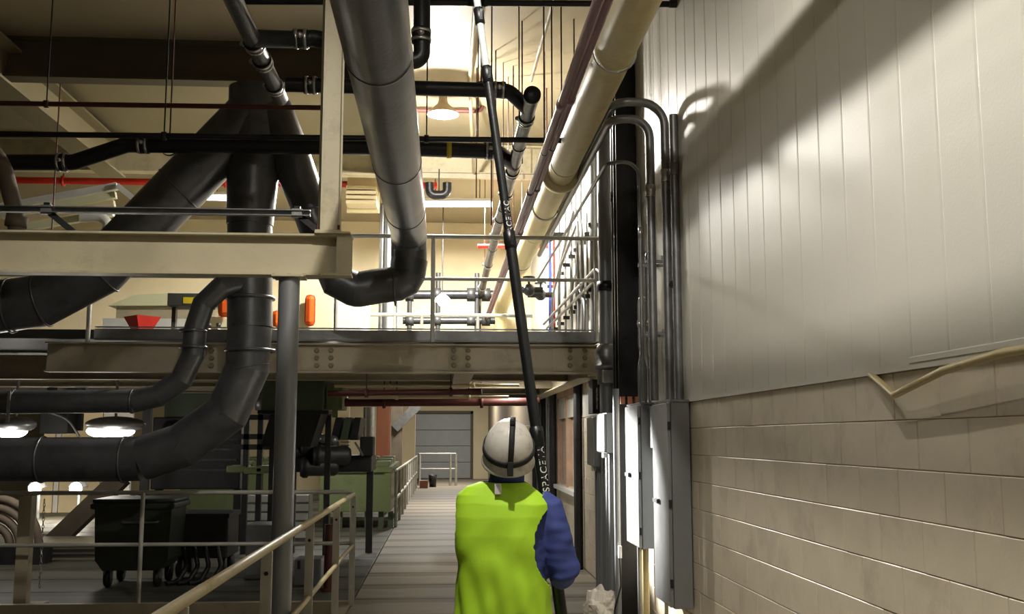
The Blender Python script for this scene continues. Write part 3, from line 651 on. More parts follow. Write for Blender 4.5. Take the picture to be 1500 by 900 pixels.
# big wall cabinets
def cabinet(name, label, x0, y0, y1, z0, z1, handles, extra=None):
    t = thing(name, label, 'cabinet', (WX, (y0+y1)/2, z0))
    MB().bev(x0+.03, y0, z0, WX-.015, y1, z1, .006).build('body', 'cabinet_grey', t)
    MB().box(x0+.02, y0-.012, z1-.004, WX-.01, y1+.012, z1+.012).build('rain_lip', 'cabinet_grey', t)
    d = MB().bev(x0, y0+.008, z0+.01, x0+.028, y1-.008, z1-.012, .006).build('door', 'cabinet_grey', t)
    for z in handles:
        yh = y1 - .1
        h = MB().bar((x0-.02, yh, z), (x0-.02, yh-.16, z), .012, .03).cyl((x0, yh-.02, z), (x0-.02, yh-.02, z), .016, 10).cyl((x0, yh-.14, z), (x0-.02, yh-.14, z), .016, 10).build('handle', 'dark_machine', d)
    for f in (.12, .5, .88):
        MB().cyl((x0+.012, y0+.004, z0+(z1-z0)*f-.03), (x0+.012, y0+.004, z0+(z1-z0)*f+.03), .012, 8).build('hinge', 'dark_machine', d)
    return t
c2x = at(979, 700, 7.75).x
cabinet('electrical_cabinet', 'tallest grey electrical cabinet at the foot of the fat conduits', c2x, 7.75, 8.33, at(1010, 893, 7.75).z, at(1010, 588, 7.75).z, (at(968, 734, 8.1).z,))
c1x = at(935, 700, 8.6).x
cabinet('electrical_cabinet', 'shorter deeper grey electrical cabinet hung beyond the tallest one', c1x, 8.6, 9.2, at(937, 805, 8.6).z, at(937, 592, 8.6).z, (at(925, 696, 8.9).z,))
tag(MB().bev(c2x+.02, 8.35, at(960, 657, 8.4).z, c2x+.14, 8.56, at(960, 596, 8.4).z, .005).build('junction_box', 'cabinet_grey'), 'small grey junction box between the two electrical cabinets', 'box')
for k, (px0, px1, py0, py1, y0) in enumerate(((885, 900, 605, 664, 9.9), (869, 880, 610, 684, 10.9))):
    x0 = at(px0, 640, y0).x
    t = thing('switch_box', ['nearer small grey switch box on strut beside the grey riser', 'farther small grey switch box on strut beside the grey riser'][k], 'box', (x0, y0, 1.4))
    z0, z1 = at(px0, py1, y0).z, at(px0, py0, y0).z
    MB().bev(x0+.02, y0, z0, x0+.16, y0+.5, z1, .005).build('body', 'cabinet_grey', t)
    MB().bev(x0, y0+.01, z0+.01, x0+.02, y0+.49, z1-.01, .004).build('door', 'cabinet_grey', t)
    MB().box(x0+.02, y0+.18, z0-.05, x0+.06, y0+.3, z0).build('lug', 'steel_band', t)
    MB().box(x0+.155, y0+.1, z0+.1, WX-.012, y0+.15, z0+.15).build('stand_off', 'galv', t); MB().box(x0+.155, y0+.35, z0+.1, WX-.012, y0+.4, z0+.15).build('stand_off', 'galv', t)
    for dy in (.15, .33): MB().cyl((x0+.09, y0+dy, 0), (x0+.09, y0+dy, z0), .03, 12).build('feed_conduit', 'pillar_grey', t)
t = thing('dark_panel_box', 'tall dark box on the wall above the small switch boxes', 'box', (1.7, 11, 2.1))
x0 = at(868, 580, 11.4).x
MB().bev(x0, 11.4, at(868, 606, 11.4).z, WX-.015, 11.75, at(868, 556, 11.4).z, .006).build('body', 'dark_machine', t)
MB().cyl((x0+.05, 11.39, at(868, 600, 11.4).z), (x0+.05, 11.39, 2.3), .012, 8).build('tail_conduit', 'steel_band', t)
vpipe('door_post', 'dark square post on the wall just before the window', WX-.07, 13.9, 0, 2.62, .06, 'dark_machine', 4, cat='post')
vpipe('grey_drop', 'grey pipe dropping to the floor left of the tall cabinet', at(905, 800, 9.5).x, 9.5, 0, 2.2, .03, 'pillar_grey')
vpipe('grey_drop', 'rusty pipe dropping to the floor below the shorter cabinet', at(946, 850, 8.9).x, 8.9, 0, at(937, 804, 8.6).z+.02, .03, 'handrail_tan')
vpipe('grey_drop', 'second pipe dropping to the floor below the shorter cabinet', at(938, 850, 9.0).x, 9.0, 0, at(937, 804, 8.6).z+.02, .025, 'pillar_grey')
t = thing('cable_plug', 'small white tag box hanging on the grey drop pipe', 'box', at(908, 810, 9.4))
p = at(908, 810, 9.4); MB().bev(p.x-.012, 9.39, p.z-.05, p.x+.018, 9.43, p.z+.06, .004).build('box', 'white_metal', t)
MB().tube(fillet([p + Vector((0, .01, -.05)), p + Vector((.01, .02, -.3)), p + Vector((-.05, .02, -.5)), p + Vector((-.06, .0, -.72))], .1), .008, 8).build('cord', 'black_iron', t)
# wall camera
p = at(997, 412, 8.0)
t = thing('wall_camera', 'small black camera on a stub bracket beside the fat conduits', 'camera', p)
MB().bar(p + Vector((-.07, -.02, -.03)), p + Vector((.05, .03, .02)), .06, .06).build('housing', 'black_iron', t)
MB().cyl(p + Vector((.0, .05, 0)), (WX-.012, 8.08, p.z), .014, 8).build('bracket', 'black_iron', t)
MB().cyl(p + Vector((-.075, -.022, -.032)), p + Vector((-.09, -.028, -.038)), .02, 12).build('lens', 'dark_machine', t)
# hook-shaped conduit high on the panels
t = thing('wall_hook', 'thin dark hook shaped conduit high on the metal wall panels', 'conduit', (1.85, 7.3, 5.2))
MB().tube(fillet([at(1021, -20, 7.6), at(1024, 30, 7.6), at(1033, 28, 7.5), at(1034, 12, 7.5), at(1026, 8, 7.6)], .03, 4), .012, 8).build('conduit_run', 'galv', t)
# wall handrail
t = thing('wall_handrail', 'tan pipe handrail on the right wall dipping at its end', 'handrail', (1.8, 3.5, 1.95))
pts = [Vector((1.80, -1.5, 2.06)), Vector((1.80, 3.2, 2.02)), atx(1382, 543, 1.80), atx(1310, 579, 1.82), atx(1276, 549, 1.88)]
MB().tube(fillet(pts, .07, 6), .0155, 14).build('rail', 'handrail_tan', t)
for yy in (-1, .8, 2.6):
    MB().tube(fillet([(1.80, yy, 2.04), (1.80, yy, 1.97), (WX, yy, 1.97)], .03), .009, 8).build('bracket', 'handrail_tan', t)
MB().cyl((WX-.005, atx(1276, 549, 1.885).y, atx(1276, 549, 1.885).z), (WX+.002, atx(1276, 549, 1.885).y, atx(1276, 549, 1.885).z), .03, 14).build('end_flange', 'handrail_tan', t)
# services on the wall above the mezzanine
labs = ['thin', 'fat']
n = 0
for px, Y, z0, z1, r, m in ((806, 18.1, 2.95, 5.6, .03, 'blue_pipe'), (812, 17.4, 2.95, 5.2, .02, 'bright_red'), (820, 16.5, 2.95, 5.9, .02, 'galv'), (829, 15.7, 2.95, 6.0, .016, 'galv'), (838, 15.0, 2.95, 5.6, .02, 'galv'), (845, 14.4, 2.95, 5.4, .014, 'galv'), (853, 13.8, 2.95, 6.1, .016, 'galv'), (872, 12.6, 2.95, 6.1, .05, 'pillar_grey'), (862, 13.1, 2.95, 4.6, .014, 'galv')):
    lab = {806: 'blue riser pipe on the far mezzanine wall', 812: 'red riser pipe on the far mezzanine wall', 872: 'fat grey riser pipe at the near end of the mezzanine wall'}.get(px, None)
    x = WX - .08
    yy = 1500*x/(px-650)
    if not lab: n += 1; lab = ['first', 'second', 'third', 'fourth', 'fifth', 'sixth'][n-1] + ' thin grey riser from the blue pipe on the mezzanine wall'
    t = vpipe('mezzanine_riser', lab, x, yy, z0, z1, r, m, 10, 'mezzanine wall risers')
    for z in (3.5, 4.3): MB().box(x-.02-r, yy-.025, z, WX-.012, yy+.025, z+.05).build('clamp', 'dark_machine', t)
for k, (y0, z0, y1, z1) in enumerate(((12.6, 4.6, 15.5, 4.3), (13, 4.9, 16.5, 4.0), (12.4, 3.4, 14, 4.1))):
    t = thing('wall_tubing', ['upper', 'middle', 'lower'][k] + ' curved grey tubing sweeping across the mezzanine wall', 'conduit', (1.75, y0, z0))
    MB().tube(fillet([(1.72, y0, 2.95), (1.72, y0, z0), (1.75, y1, z1), (1.75, y1, 2.95)], .4, 8), .022, 10).build('conduit_run', 'galv', t)
cross('red_line', 'short red orange pipe crossing in front of the mezzanine wall pipes', (700, 361), (811, 361), 18, .04, 'bright_red')
for k, (px, py, Y) in enumerate(((822, 250, 14), (805, 345, 15), (775, 425, 16), (792, 432, 17))):
    t = thing('valve', ['black valve under the cream pipe by the mezzanine wall', 'black valve above the mezzanine rail near the wall', 'black valve behind the long pole on the mezzanine', 'black valve on the mezzanine below the cream pipe'][k], 'valve', at(px, py, Y))
    p = at(px, py, Y)
    MB().sph(p, (.1, .1, .1), 14, 10).build('body', 'black_iron', t)
    MB().cyl(p, p + Vector((0, 0, .2)), .02, 8).build('stem', 'black_iron', t)
    MB().lathe([(.08, -.012), (.1, -.012), (.1, .012), (.08, .012), (.08, -.012)], p + Vector((0, 0, .2)), n=16).build('hand_wheel', 'black_iron', t)
    MB().cyl(p + Vector((-.22, 0, 0)), p + Vector((.22, 0, 0)), .05, 12).build('pipe_stub', 'black_iron', t)
# dark risers under the mezzanine past the window
for k, px in enumerate((783, 789, 796, 803, 809)):
    x = WX-.1; yy = 1500*x/(px-650)
    vpipe('lower_riser', ['first', 'second', 'third', 'fourth', 'fifth'][k] + ' dark riser pipe along the lower wall beyond the window', x, yy, 0, 2.6, [.06, .05, .09, .05, .06][k], ['dark_machine', 'galv', 'black_iron', 'galv', 'dark_machine'][k], 12, 'lower wall risers')
# ================================================================ RAILINGS
def railing(name, label, pts, posts, r, zr, zm, zb, m, post_r=None, flat=False):
    """pts: list of xy corners; zr, zm heights of rails; posts: xy list"""
    t = thing(name, label, 'railing', (*posts[0], zb))
    for i in range(len(pts)-1):
        a, b = pts[i], pts[i+1]
        MB().cyl((*a, zr), (*b, zr), r, 14).build('top_rail', m, t)
        if zm: MB().cyl((*a, zm), (*b, zm), r*.85, 12).build('mid_rail', m, t)
    for p in posts:
        if flat:
            o = MB().box(p[0]-.028, p[1]-.008, zb, p[0]+.028, p[1]+.008, zr-r*.6).build('post', m, t)
            MB().cyl((p[0], p[1]-.007, zr-.12), (p[0], p[1]-.016, zr-.12), .012, 6).build('bolt', 'dark_machine', o)
        else:
            MB().cyl((*p, zb), (*p, zr), post_r or r, 12).build('post', m, t)
            MB().box(p[0]-.045, p[1]-.045, zb-.008, p[0]+.045, p[1]+.045, zb+.008).build('foot_plate', m, t)
    return t
RZ = 1.75-.60; RX = -.95; RE = 11.12
# long tan handrail along the walkway edge with flat bar posts
t = thing('walkway_railing', 'tan pipe handrail running from the lower left corner to the far corner', 'railing', (RX, 7, 0))
MB().cyl((RX, .5, RZ), (RX, RE, RZ), .024, 18).build('top_rail', 'handrail_tan', t)
MB().cyl((RX, .5, RZ-.53), (RX, RE, RZ-.53), .02, 14).build('mid_rail', 'handrail_tan', t)
for yy in (2.0, 3.9, 5.75, 7.55, 9.4, 11.1):
    o = MB().box(RX-.03, yy-.009, .0, RX+.03, yy+.009, RZ-.012).build('post', 'rail_paint', t)
    MB().cyl((RX, yy-.008, RZ-.13), (RX, yy-.018, RZ-.13), .012, 6).build('bolt', 'dark_machine', o)
# cross railing at the far side of the stair opening
fy = 11.16
t = thing('opening_railing', 'grey two bar railing across the far side of the stair opening', 'railing', (-3, fy, 0))
zr, zm = at(250, 722, fy).z, at(250, 798, fy).z
MB().cyl((-7.5, fy, zr), (RX, fy, zr), .023, 14).build('top_rail', 'rail_paint', t)
MB().cyl((-7.5, fy, zm), (RX, fy, zm), .02, 12).build('mid_rail', 'rail_paint', t)
for px in (-180, 207, 515):
    x = at(px, 800, fy).x; MB().cyl((x, fy-.02, -.25), (x, fy-.02, zr), .023, 12).build('post', 'rail_paint', t)
    MB().box(x-.05, fy+.001, -.22, x+.05, fy+.024, -.05).build('foot_plate', 'rail_paint', t)
t = thing('chain_post', 'wide grey steel stub post with hanging chain behind the left railing', 'post', (-4.4, 11.5, 0))
x = at(54, 800, 11.45).x; zt = at(54, 727, 11.45).z
MB().chan((x-.06, 11.45, 0), (x-.06, 11.45, zt), .12, .13, .014, (0, 1, 0)).build('shaft', 'tan_beam', t)
MB().box(x-.1, 11.38, .0, x+.12, 11.56, .014).build('base_plate', 'tan_beam', t)
ch = MB()
for k in range(24):
    c = Vector((x+.085, 11.36, zt-.05-k*.038)); pts = [c + Vector((math.cos(a)*.011*(k % 2), math.cos(a)*.011*((k+1) % 2), math.sin(a)*.024)) for a in [2*math.pi*j/8 for j in range(9)]]
    ch.tube(pts, .004, 5, cap=False)
ch.build('chain', 'steel_band', t)
# mezzanine railings
zr, zm = at(700, 351, MY).z, at(700, 412, MY).z
t = thing('mezzanine_railing', 'pale two bar railing along the front edge of the mezzanine', 'railing', (0, MY, MZ))
for z, r in ((zr, .024), (zm, .02)):
    MB().cyl((at(-100, 400, MY).x, MY-.128, z), (at(875, 400, MY).x, MY-.128, z), r, 12).build('top_rail' if r > .022 else 'mid_rail', 'rail_paint', t)
for px in (634, 871, 137, 344, -60):
    x = at(px, 450, MY).x; MB().cyl((x, MY-.128, at(px, 503, MY).z), (x, MY-.128, zr), .024, 12).build('post', 'rail_paint', t)
zr2, zm2 = at(650, 462, 16.5).z, at(650, 480, 16.5).z
t = thing('mezzanine_railing', 'far pale low railing deep on the mezzanine behind the pole', 'railing', (0, 16.5, MZ))
MB().cyl((at(528, 462, 16.5).x, 16.5, zr2), (at(780, 462, 16.5).x, 16.5, zr2), .03, 10).build('top_rail', 'rail_paint', t)
for px in (578, 618, 700, 770): x = at(px, 462, 16.5).x; MB().cyl((x, 16.5, MZ), (x, 16.5, zr2), .025, 10).build('post', 'rail_paint', t)
# railing along the far walkway and the end gate
t = thing('far_railing', 'grey railing panel along the far walkway beside the green machine', 'railing', (-.93, 24, 0))
for z in (1.1, .55): MB().cyl((-.93, 20.5, z), (-.93, 36, z), .03, 10).build('top_rail' if z > 1 else 'mid_rail', 'rail_paint', t)
for k in range(10): MB().cyl((-.93, 20.6+1.7*k, 0), (-.93, 20.6+1.7*k, 1.1), .03, 8).build('post', 'rail_paint', t)
t = thing('far_railing', 'pale short railing with paired posts in front of the far grey door', 'railing', (-.3, 38, 0))
for z in (1.15, .6): MB().cyl((at(614, 660, 38).x, 38, z), (at(668, 660, 38).x, 38, z), .035, 10).build('top_rail' if z > 1 else 'mid_rail', 'rail_paint', t)
for px in (615, 660, 668): x = at(px, 660, 38).x; MB().cyl((x, 38, 0), (x, 38, 1.15), .045, 8).build('post', 'rail_paint', t)
a, b = at(620, 695, 36), at(634, 693, 37)
t = thing('cardboard_box', 'small brown box on the floor at the far end of the walkway', 'box', (a.x, 36, 0))
MB().bev(a.x-.12, 36, 0, a.x+.16, 36.3, .26, .01).build('carton', 'wood_brown', t); MB().box(a.x-.11, 36.01, .258, a.x+.15, 36.29, .264).build('flap', 'wood_frame', t)
t = thing('dark_pail', 'small black pail beside the brown box at the far walkway end', 'pail', (b.x, 37, 0))
MB().lathe([(0, 0), (.12, 0), (.15, .42), (.14, .42), (.115, .02), (0, .02)], (b.x, 37, 0), n=16).build('shell', 'black_iron', t)
MB().tube([Vector((b.x+math.cos(a_)*.15, 37, .42+math.sin(a_)*.12)) for a_ in [math.pi*k/10 for k in range(11)]], .008, 6).build('handle', 'galv', t)

# ================================================================ MACHINES AT LEFT
GY = 20.3
def X(px, Y): return at(px, 600, Y).x
def Z(py, Y): return at(650, py, Y).z
def green_tank(label, px0, px1, Y, py0, py1, legs):
    x0, x1, z0, z1 = X(px0, Y), X(px1, Y), Z(py1, Y), Z(py0, Y)
    t = thing('green_tank', label, 'machine', ((x0+x1)/2, Y, 0), 'green process tanks')
    MB().bev(x0, Y, z0, x1, Y+3.2, z1, .02).build('tank', 'green_machine', t)
    MB().prism([(x0-.02, Y-.06, z1), (x0-.02, Y+3.25, z1), (x0-.02, Y+3.25, z1+.14), (x0-.02, Y+.05, z1+.1)], (x1-x0+.04, 0, 0)).build('rim', 'green_machine', t)
    n = 4
    for r in range(3):
        for k in range(n):
            w = (x1-x0)/n
            MB().bev(x0+w*k+.04, Y+.25+r*.9, z1+.1, x0+w*(k+1)-.04, Y+1.0+r*.9, z1+.21+.03*r, .015).build('lid', 'green_machine', t)
    for xx in legs: MB().box(X(xx, Y)-.05, Y+.1, 0, X(xx, Y)+.05, Y+.2, z0).build('leg', 'green_dark', t)
    MB().box(x1-.12, Y-.04, z0, x1, Y, z1).build('corner_strip', 'green_machine', t)
    return t
green_tank('long pale green tank with ribbed lids beside the far walkway edge', 470, 574, GY, 692, 750, (482, 500, 520, 540, 560, 574))
t = green_tank('pale green tank with lids behind the round pillar', 268, 398, GY+.4, 692, 720, (300, 390))
Yh = GY+.4
MB().prism([(X(268, Yh), Yh-.03, Z(718, Yh)), (X(364, Yh), Yh-.03, Z(718, Yh)), (X(362, Yh), Yh-.03, Z(752, Yh)), (X(286, Yh), Yh-.03, Z(752, Yh))], (0, 1.2, 0)).build('hopper', 'green_machine', t)
t = thing('green_hopper', 'tall dull green hopper box under the mezzanine behind the pillar', 'machine', (X(430, 15), 15, 1.9), )
Yq = 14.0
MB().bev(X(382, Yq), Yq, Z(604, Yq), X(474, Yq), Yq+1.0, Z(552, Yq), .015).build('box', 'green_dark', t)
MB().box(X(378, Yq), Yq-.04, Z(556, Yq), X(478, Yq), Yq+1.04, Z(551, Yq)).build('top_flange', 'green_machine', t)
MB().box(X(378, Yq), Yq-.04, Z(607, Yq), X(482, Yq), Yq+1.04, Z(602, Yq)).build('bottom_flange', 'dark_machine', t)
MB().bev(X(476, Yq), Yq+.1, Z(600, Yq), X(500, Yq), Yq+.8, Z(566, Yq), .015).build('side_box', 'green_machine', t)
MB().box(X(486, Yq), Yq+.05, Z(612, Yq), X(494, Yq), Yq+.1, Z(566, Yq)).build('side_rib', 'green_machine', t)
MB().prism([(X(396, Yq), Yq+.05, Z(606, Yq)), (X(470, Yq), Yq+.05, Z(606, Yq)), (X(455, Yq), Yq+.05, Z(655, Yq)), (X(382, Yq), Yq+.05, Z(655, Yq))], (0, .8, 0)).build('chute', 'dark_machine', t)
for px in (384, 470): MB().box(X(px, Yq)-.04, Yq+.9, 0, X(px, Yq)+.04, Yq+.98, Z(606, Yq)).build('leg', 'dark_machine', t)
# dark drive unit with flanged motors and ribbed guards
Yd = 15.6
t = thing('drive_unit', 'cluster of dark motors and valves standing on the green tank', 'machine', (X(480, Yd), Yd, Z(692, Yd)))
MB().bev(X(420, Yd), Yd+.1, Z(692, Yd), X(545, Yd), Yd+1.1, Z(668, Yd), .02).build('bed', 'dark_machine', t)
for px in (424, 540): MB().box(X(px, Yd)-.05, Yd+.5, 0, X(px, Yd)+.05, Yd+.6, Z(690, Yd)).build('leg', 'dark_machine', t)
for px, py, rr in ((470, 655, .11), (455, 662, .1), (488, 668, .15), (470, 684, .14)):
    p = at(px, py, Yd)
    MB().lathe([(0, -.3), (rr, -.3), (rr*1.2, -.26), (rr*1.2, -.2), (rr, -.18), (rr, .2), (rr*.7, .26), (0, .27)], p, (1, .2, 0), 18).build('motor', 'dark_machine', t)
for px, py in ((448, 645), (474, 643), (487, 645)):
    p = at(px, py, Yd-.1); MB().sph(p, (.085, .085, .07), 14, 10).build('valve_cap', 'galv', t)
for k in range(3):
    px = 492+14*k
    MB().prism([(X(px, Yd), Yd, Z(612, Yd)), (X(px+9, Yd), Yd, Z(612, Yd)), (X(px+4, Yd), Yd, Z(645, Yd)), (X(px-7, Yd), Yd, Z(645, Yd))], (0, .9, 0)).build('guard_plate', 'green_dark' if k % 2 else 'dark_machine', t)
for k in range(6): MB().box(X(500, Yd), Yd+.02+.0*k, Z(648+5*k, Yd)-.01, X(512, Yd), Yd+.2, Z(648+5*k, Yd)+.01).build('rung', 'galv', t)
MB().bev(X(528, Yd), Yd, Z(668, Yd), X(548, Yd), Yd+.4, Z(640, Yd), .02).build('gear_case', 'dark_machine', t)
MB().bar(at(520, 648, Yd-.05), at(532, 668, Yd-.05), .03, .05, (0, 1, 0)).build('lever', 'galv', t)
# framework between drive and pipes
t = thing('pipe_rack', 'black equipment frame between the trunk duct and the pillar', 'frame', (X(385, 16), 16, 0))
for px in (362, 382, 405): MB().box(X(px, 16)-.04, 16, 0, X(px, 16)+.04, 16.08, Z(560, 16)).build('upright', 'dark_machine', t)
for py in (612, 640, 655): MB().box(X(340, 16), 16.0, Z(py, 16)-.04, X(410, 16), 16.06, Z(py, 16)+.04).build('crossbar', 'dark_machine', t)
for px, py in ((375, 690), (350, 688), (392, 688)): MB().bev(X(px, 16)-.14, 15.9, Z(py+4, 16), X(px, 16)+.14, 16.4, Z(py-6, 16), .02).build('control_block', 'green_machine', t)
MB().lathe([(0, -.12), (.09, -.12), (.1, .0), (.06, .1), (0, .12)], at(383, 590, 15.8), n=14).build('gauge', 'galv', t)
t = thing('dark_housing', 'dark boxy housing in the gloom behind the bend of the trunk duct', 'machine', (X(290, 17.4), 17.4, 0))
MB().bev(X(225, 17.4), 17.4, .9, X(355, 17.4), 18.2, Z(612, 17.4), .02).build('lower_box', 'dark_machine', t)
MB().bev(X(240, 17.4), 17.42, Z(612, 17.4), X(340, 17.4), 18.0, Z(566, 17.4), .02).build('upper_box', 'green_dark', t)
for px in (232, 348): MB().box(X(px, 17.4)-.06, 17.6, 0, X(px, 17.4)+.06, 17.7, .92).build('leg', 'dark_machine', t)
for k in range(5): MB().box(X(232, 17.4), 17.37, Z(690-15*k, 17.4), X(350, 17.4), 17.41, Z(687-15*k, 17.4)).build('rib', 'black_iron', t)
for px in (250, 272, 318): MB().lathe([(0, -.1), (.1, -.1), (.13, -.06), (.13, .04), (.08, .08), (0, .1)], at(px, 628, 17.3), (0, -1, 0), 16).build('end_cover', ['galv', 'dark_machine', 'green_machine'][px % 3], t)
t = thing('left_rack', 'dark rack of hoses and boxes behind the lamps between grey pipes', 'frame', (X(80, 16), 16, 0))
for px in (62, 104): MB().box(X(px, 16)-.06, 16.3, 1.85, X(px, 16)+.06, 16.4, 2.8).build('hanger', 'dark_machine', t)
MB().box(X(215, 16)-.06, 16, 0, X(215, 16)+.06, 16.1, 2.8).build('upright', 'dark_machine', t)
MB().bev(X(62, 16), 15.9, Z(636, 16), X(104, 16), 16.3, Z(606, 16), .02).build('motor_box', 'dark_machine', t)
MB().tube(fillet([at(70, 604, 15.8), at(100, 614, 15.8), at(116, 640, 15.8)], .4), .02, 8).build('hose', 'galv', t)
MB().box(X(107, 15.5), 15.5, Z(570, 15.5), X(126, 15.5), 15.7, Z(547, 15.5)).build('dark_blue_box', 'jacket', t)
MB().cyl(at(130, 563, 15.5), at(235, 562, 15.5), .025, 8).build('light_bar', 'white_metal', t)
# slatted white guard
t = thing('slatted_guard', 'white slatted machine guard behind the round pillar', 'guard', (X(410, 17.5), 17.5, 0))
Ys = 17.5
MB().bev(X(364, Ys), Ys+.02, .0, X(456, Ys), Ys+.5, Z(724, Ys), .02).build('casing', 'cabinet_grey', t)
for k in range(5):
    MB().bev(X(367, Ys), Ys-.03, Z(735+k*13, Ys), X(455, Ys), Ys+.02, Z(725+k*13, Ys), .006).build('slat', 'white_metal', t)
t = thing('grey_cabinet', 'low grey control cabinet on the floor behind the stair railing', 'cabinet', (X(410, 13.2), 13.2, 0))
MB().bev(X(366, 13.2), 13.2, 0, X(406, 13.2), 13.8, Z(768, 13.2), .02).build('body', 'cabinet_grey', t)
MB().bev(X(368, 13.2), 13.18, .05, X(404, 13.2), 13.2, Z(772, 13.2), .005).build('door', 'cabinet_grey', t)
t = thing('grey_cabinet', 'grey box with dark handle between handrail posts', 'cabinet', (X(460, 12.6), 12.6, 0))
MB().bev(X(437, 12.6), 12.6, 0, X(476, 12.6), 13.0, Z(818, 12.6), .02).build('body', 'cabinet_grey', t)
MB().box(X(442, 12.6), 12.56, .2, X(446, 12.6), 12.6, .3).build('handle', 'dark_machine', t)
t = thing('red_post', 'rusty red post behind the handrail posts at the walkway', 'post', (X(486, 12.2), 12.2, 0))
MB().cyl((X(486, 12.2), 12.2, 0), (X(486, 12.2), 12.2, .75), .05, 14).build('shaft', 'rust_red', t)
MB().lathe([(.09, 0), (.09, .03), (.05, .03)], (X(486, 12.2), 12.2, 0), n=14).build('base_ring', 'rust_red', t)
# wheelie bin
Yb = 12.55
x0, x1 = X(146, Yb), X(258, Yb); zt = Z(738, Yb)
t = thing('waste_cart', 'dark green plastic waste cart on castors behind the stair railing', 'bin', ((x0+x1)/2, Yb, 0))
MB().prism([(x0, Yb, zt), (x0+.03, Yb, .32), (x0+.12, Yb, .2), (x1-.12, Yb, .2), (x1-.03, Yb, .32), (x1, Yb, zt)], (0, .7, 0)).build('tub', 'bin_plastic', t)
MB().bev(x0-.04, Yb-.05, zt-.05, x1+.04, Yb+.75, zt+.02, .02).build('rim', 'bin_plastic', t)
MB().bev(x0-.03, Yb-.02, zt+.02, x1+.03, Yb+.72, zt+.07, .025).build('lid', 'bin_plastic', t)
MB().tube(fillet([(x0+.34, Yb, zt-.2), (x0+.34, Yb-.06, zt-.2), (x0+.74, Yb-.06, zt-.2), (x0+.74, Yb, zt-.2)], .03), .014, 8).build('handle', 'galv', t)
for xx in (x0+.16, x1-.16):
    for yy in (Yb+.1, Yb+.6):
        c = MB().lathe([(0, -.03), (.09, -.03), (.1, -.015), (.1, .015), (.09, .03), (0, .03)], (xx, yy, .1), (1, 0, 0), 18).build('castor', 'black_iron', t)
        MB().box(xx-.05, yy-.03, .1, xx+.05, yy+.03, .21).build('castor_fork', 'galv', c)
t = thing('hopper_cart', 'dark low cart under the green hopper right of the waste cart', 'cart', (X(300, 13.3), 13.3, 0))
MB().bev(X(262, 13.3), 13.3, .25, X(340, 13.3), 14.0, Z(752, 13.3), .02).build('tub', 'dark_machine', t)
MB().bev(X(260, 13.3), 13.27, Z(758, 13.3), X(342, 13.3), 14.03, Z(751, 13.3), .01).build('rim', 'dark_machine', t)
for xx in (X(270, 13.3), X(332, 13.3)):
    for yy in (13.4, 13.9): MB().lathe([(0, -.03), (.12, -.03), (.13, 0), (.12, .03), (0, .03)], (xx, yy, .13), (1, 0, 0), 16).build('castor', 'black_iron', t)
for k, px in enumerate((268, 284, 300, 318)):
    tag(MB().tube(fillet([at(px, 800, 13.0), at(px+6, 830, 12.9), (X(px+2, 12.8), 12.8, .03), (X(px-14, 12.7), 12.7, .03)], .12), .03, 8).build('hose', 'black_iron'), ['first', 'second', 'third', 'fourth'][k] + ' black hose hanging to the floor right of the waste cart', 'hose', 'hanging black hoses')
# big corrugated hose, timber prop, pale wall parts at far left
t = thing('corrugated_hose', 'large grey corrugated hose arching at the far left behind the rail', 'hose', (X(-20, 15), 15, 0))
c = at(-15, 800, 15)
for k in range(4):
    R = .66 - .13*k
    MB().tube([Vector((c.x + math.cos(a)*R, 15, c.z + math.sin(a)*R*1.0)) for a in [math.pi*j/16 for j in range(17)]], .058, 12).build('hose_ring', 'timber_grey', t)
MB().box(c.x-.75, 14.9, 0, c.x+.75, 15.3, c.z).build('hose_stand', 'dark_machine', t)
t = thing('timber_prop', 'thick brown grey diagonal brace behind the waste cart', 'brace', (X(130, 17), 17, 0))
MB().bar(at(74, 800, 17), at(178, 700, 17), .28, .3, (0, 1, 0)).build('brace', 'timber_grey', t)
MB().box(X(40, 17), 16.9, 0, X(110, 17), 17.3, Z(778, 17)).build('plinth', 'tan_beam', t)
t = thing('pale_cladding', 'pale cream panelled cladding at lower left behind the diagonal brace', 'partition', (X(120, 25), 25, 0))
for k, (pa, pb) in enumerate(((66, 84), (84, 92), (92, 152), (152, 196))):
    MB().bev(X(pa, 25)+.01, 25, 0, X(pb, 25)-.01, 25.1, Z(600, 25), .01).build('panel', ['wall_cream', 'white_metal', 'wall_cream', 'white_metal'][k], t)
t = thing('floor_step', 'long low ribbed plinth on the floor behind the chain post', 'plinth', (X(70, 15.6), 15.6, 0))
MB().box(X(-60, 15.5), 15.5, 0, X(150, 15.5), 16.5, .24).build('plinth', 'tan_beam', t)
for k in range(3): MB().box(X(-60, 15.5), 15.46, .05+.07*k, X(150, 15.5), 15.5, .08+.07*k).build('rib', 'dark_machine', t)
# upper left: mezzanine machine room seen through the pipes
Ym = 14.0
t = thing('cream_machine', 'cream mezzanine machine with orange access panels behind the trunk duct', 'machine', (X(430, Ym), Ym, MZ))
MB().bev(X(402, Ym), Ym, MZ, X(487, Ym), Ym+1.5, Z(380, Ym), .03).build('cabinet', 'machine_cream', t)
MB().bev(X(487, Ym)+.01, Ym-.02, MZ, X(528, Ym), Ym+1.5, Z(404, Ym), .03).build('end_cabinet', 'white_metal', t)
def orange(px0, px1, py0, py1, nm='orange_panel'):
    return MB().bev(X(px0, Ym), Ym-.1, Z(py1, Ym), X(px1, Ym), Ym-.02, Z(py0, Ym), .06).build(nm, 'orange', t)
orange(444, 459, 435, 480); orange(316, 336, 434, 468); orange(396, 408, 458, 482)
MB().bev(X(300, Ym), Ym, MZ, X(402, Ym), Ym+1.2, Z(466, Ym), .02).build('table', 'machine_cream', t)
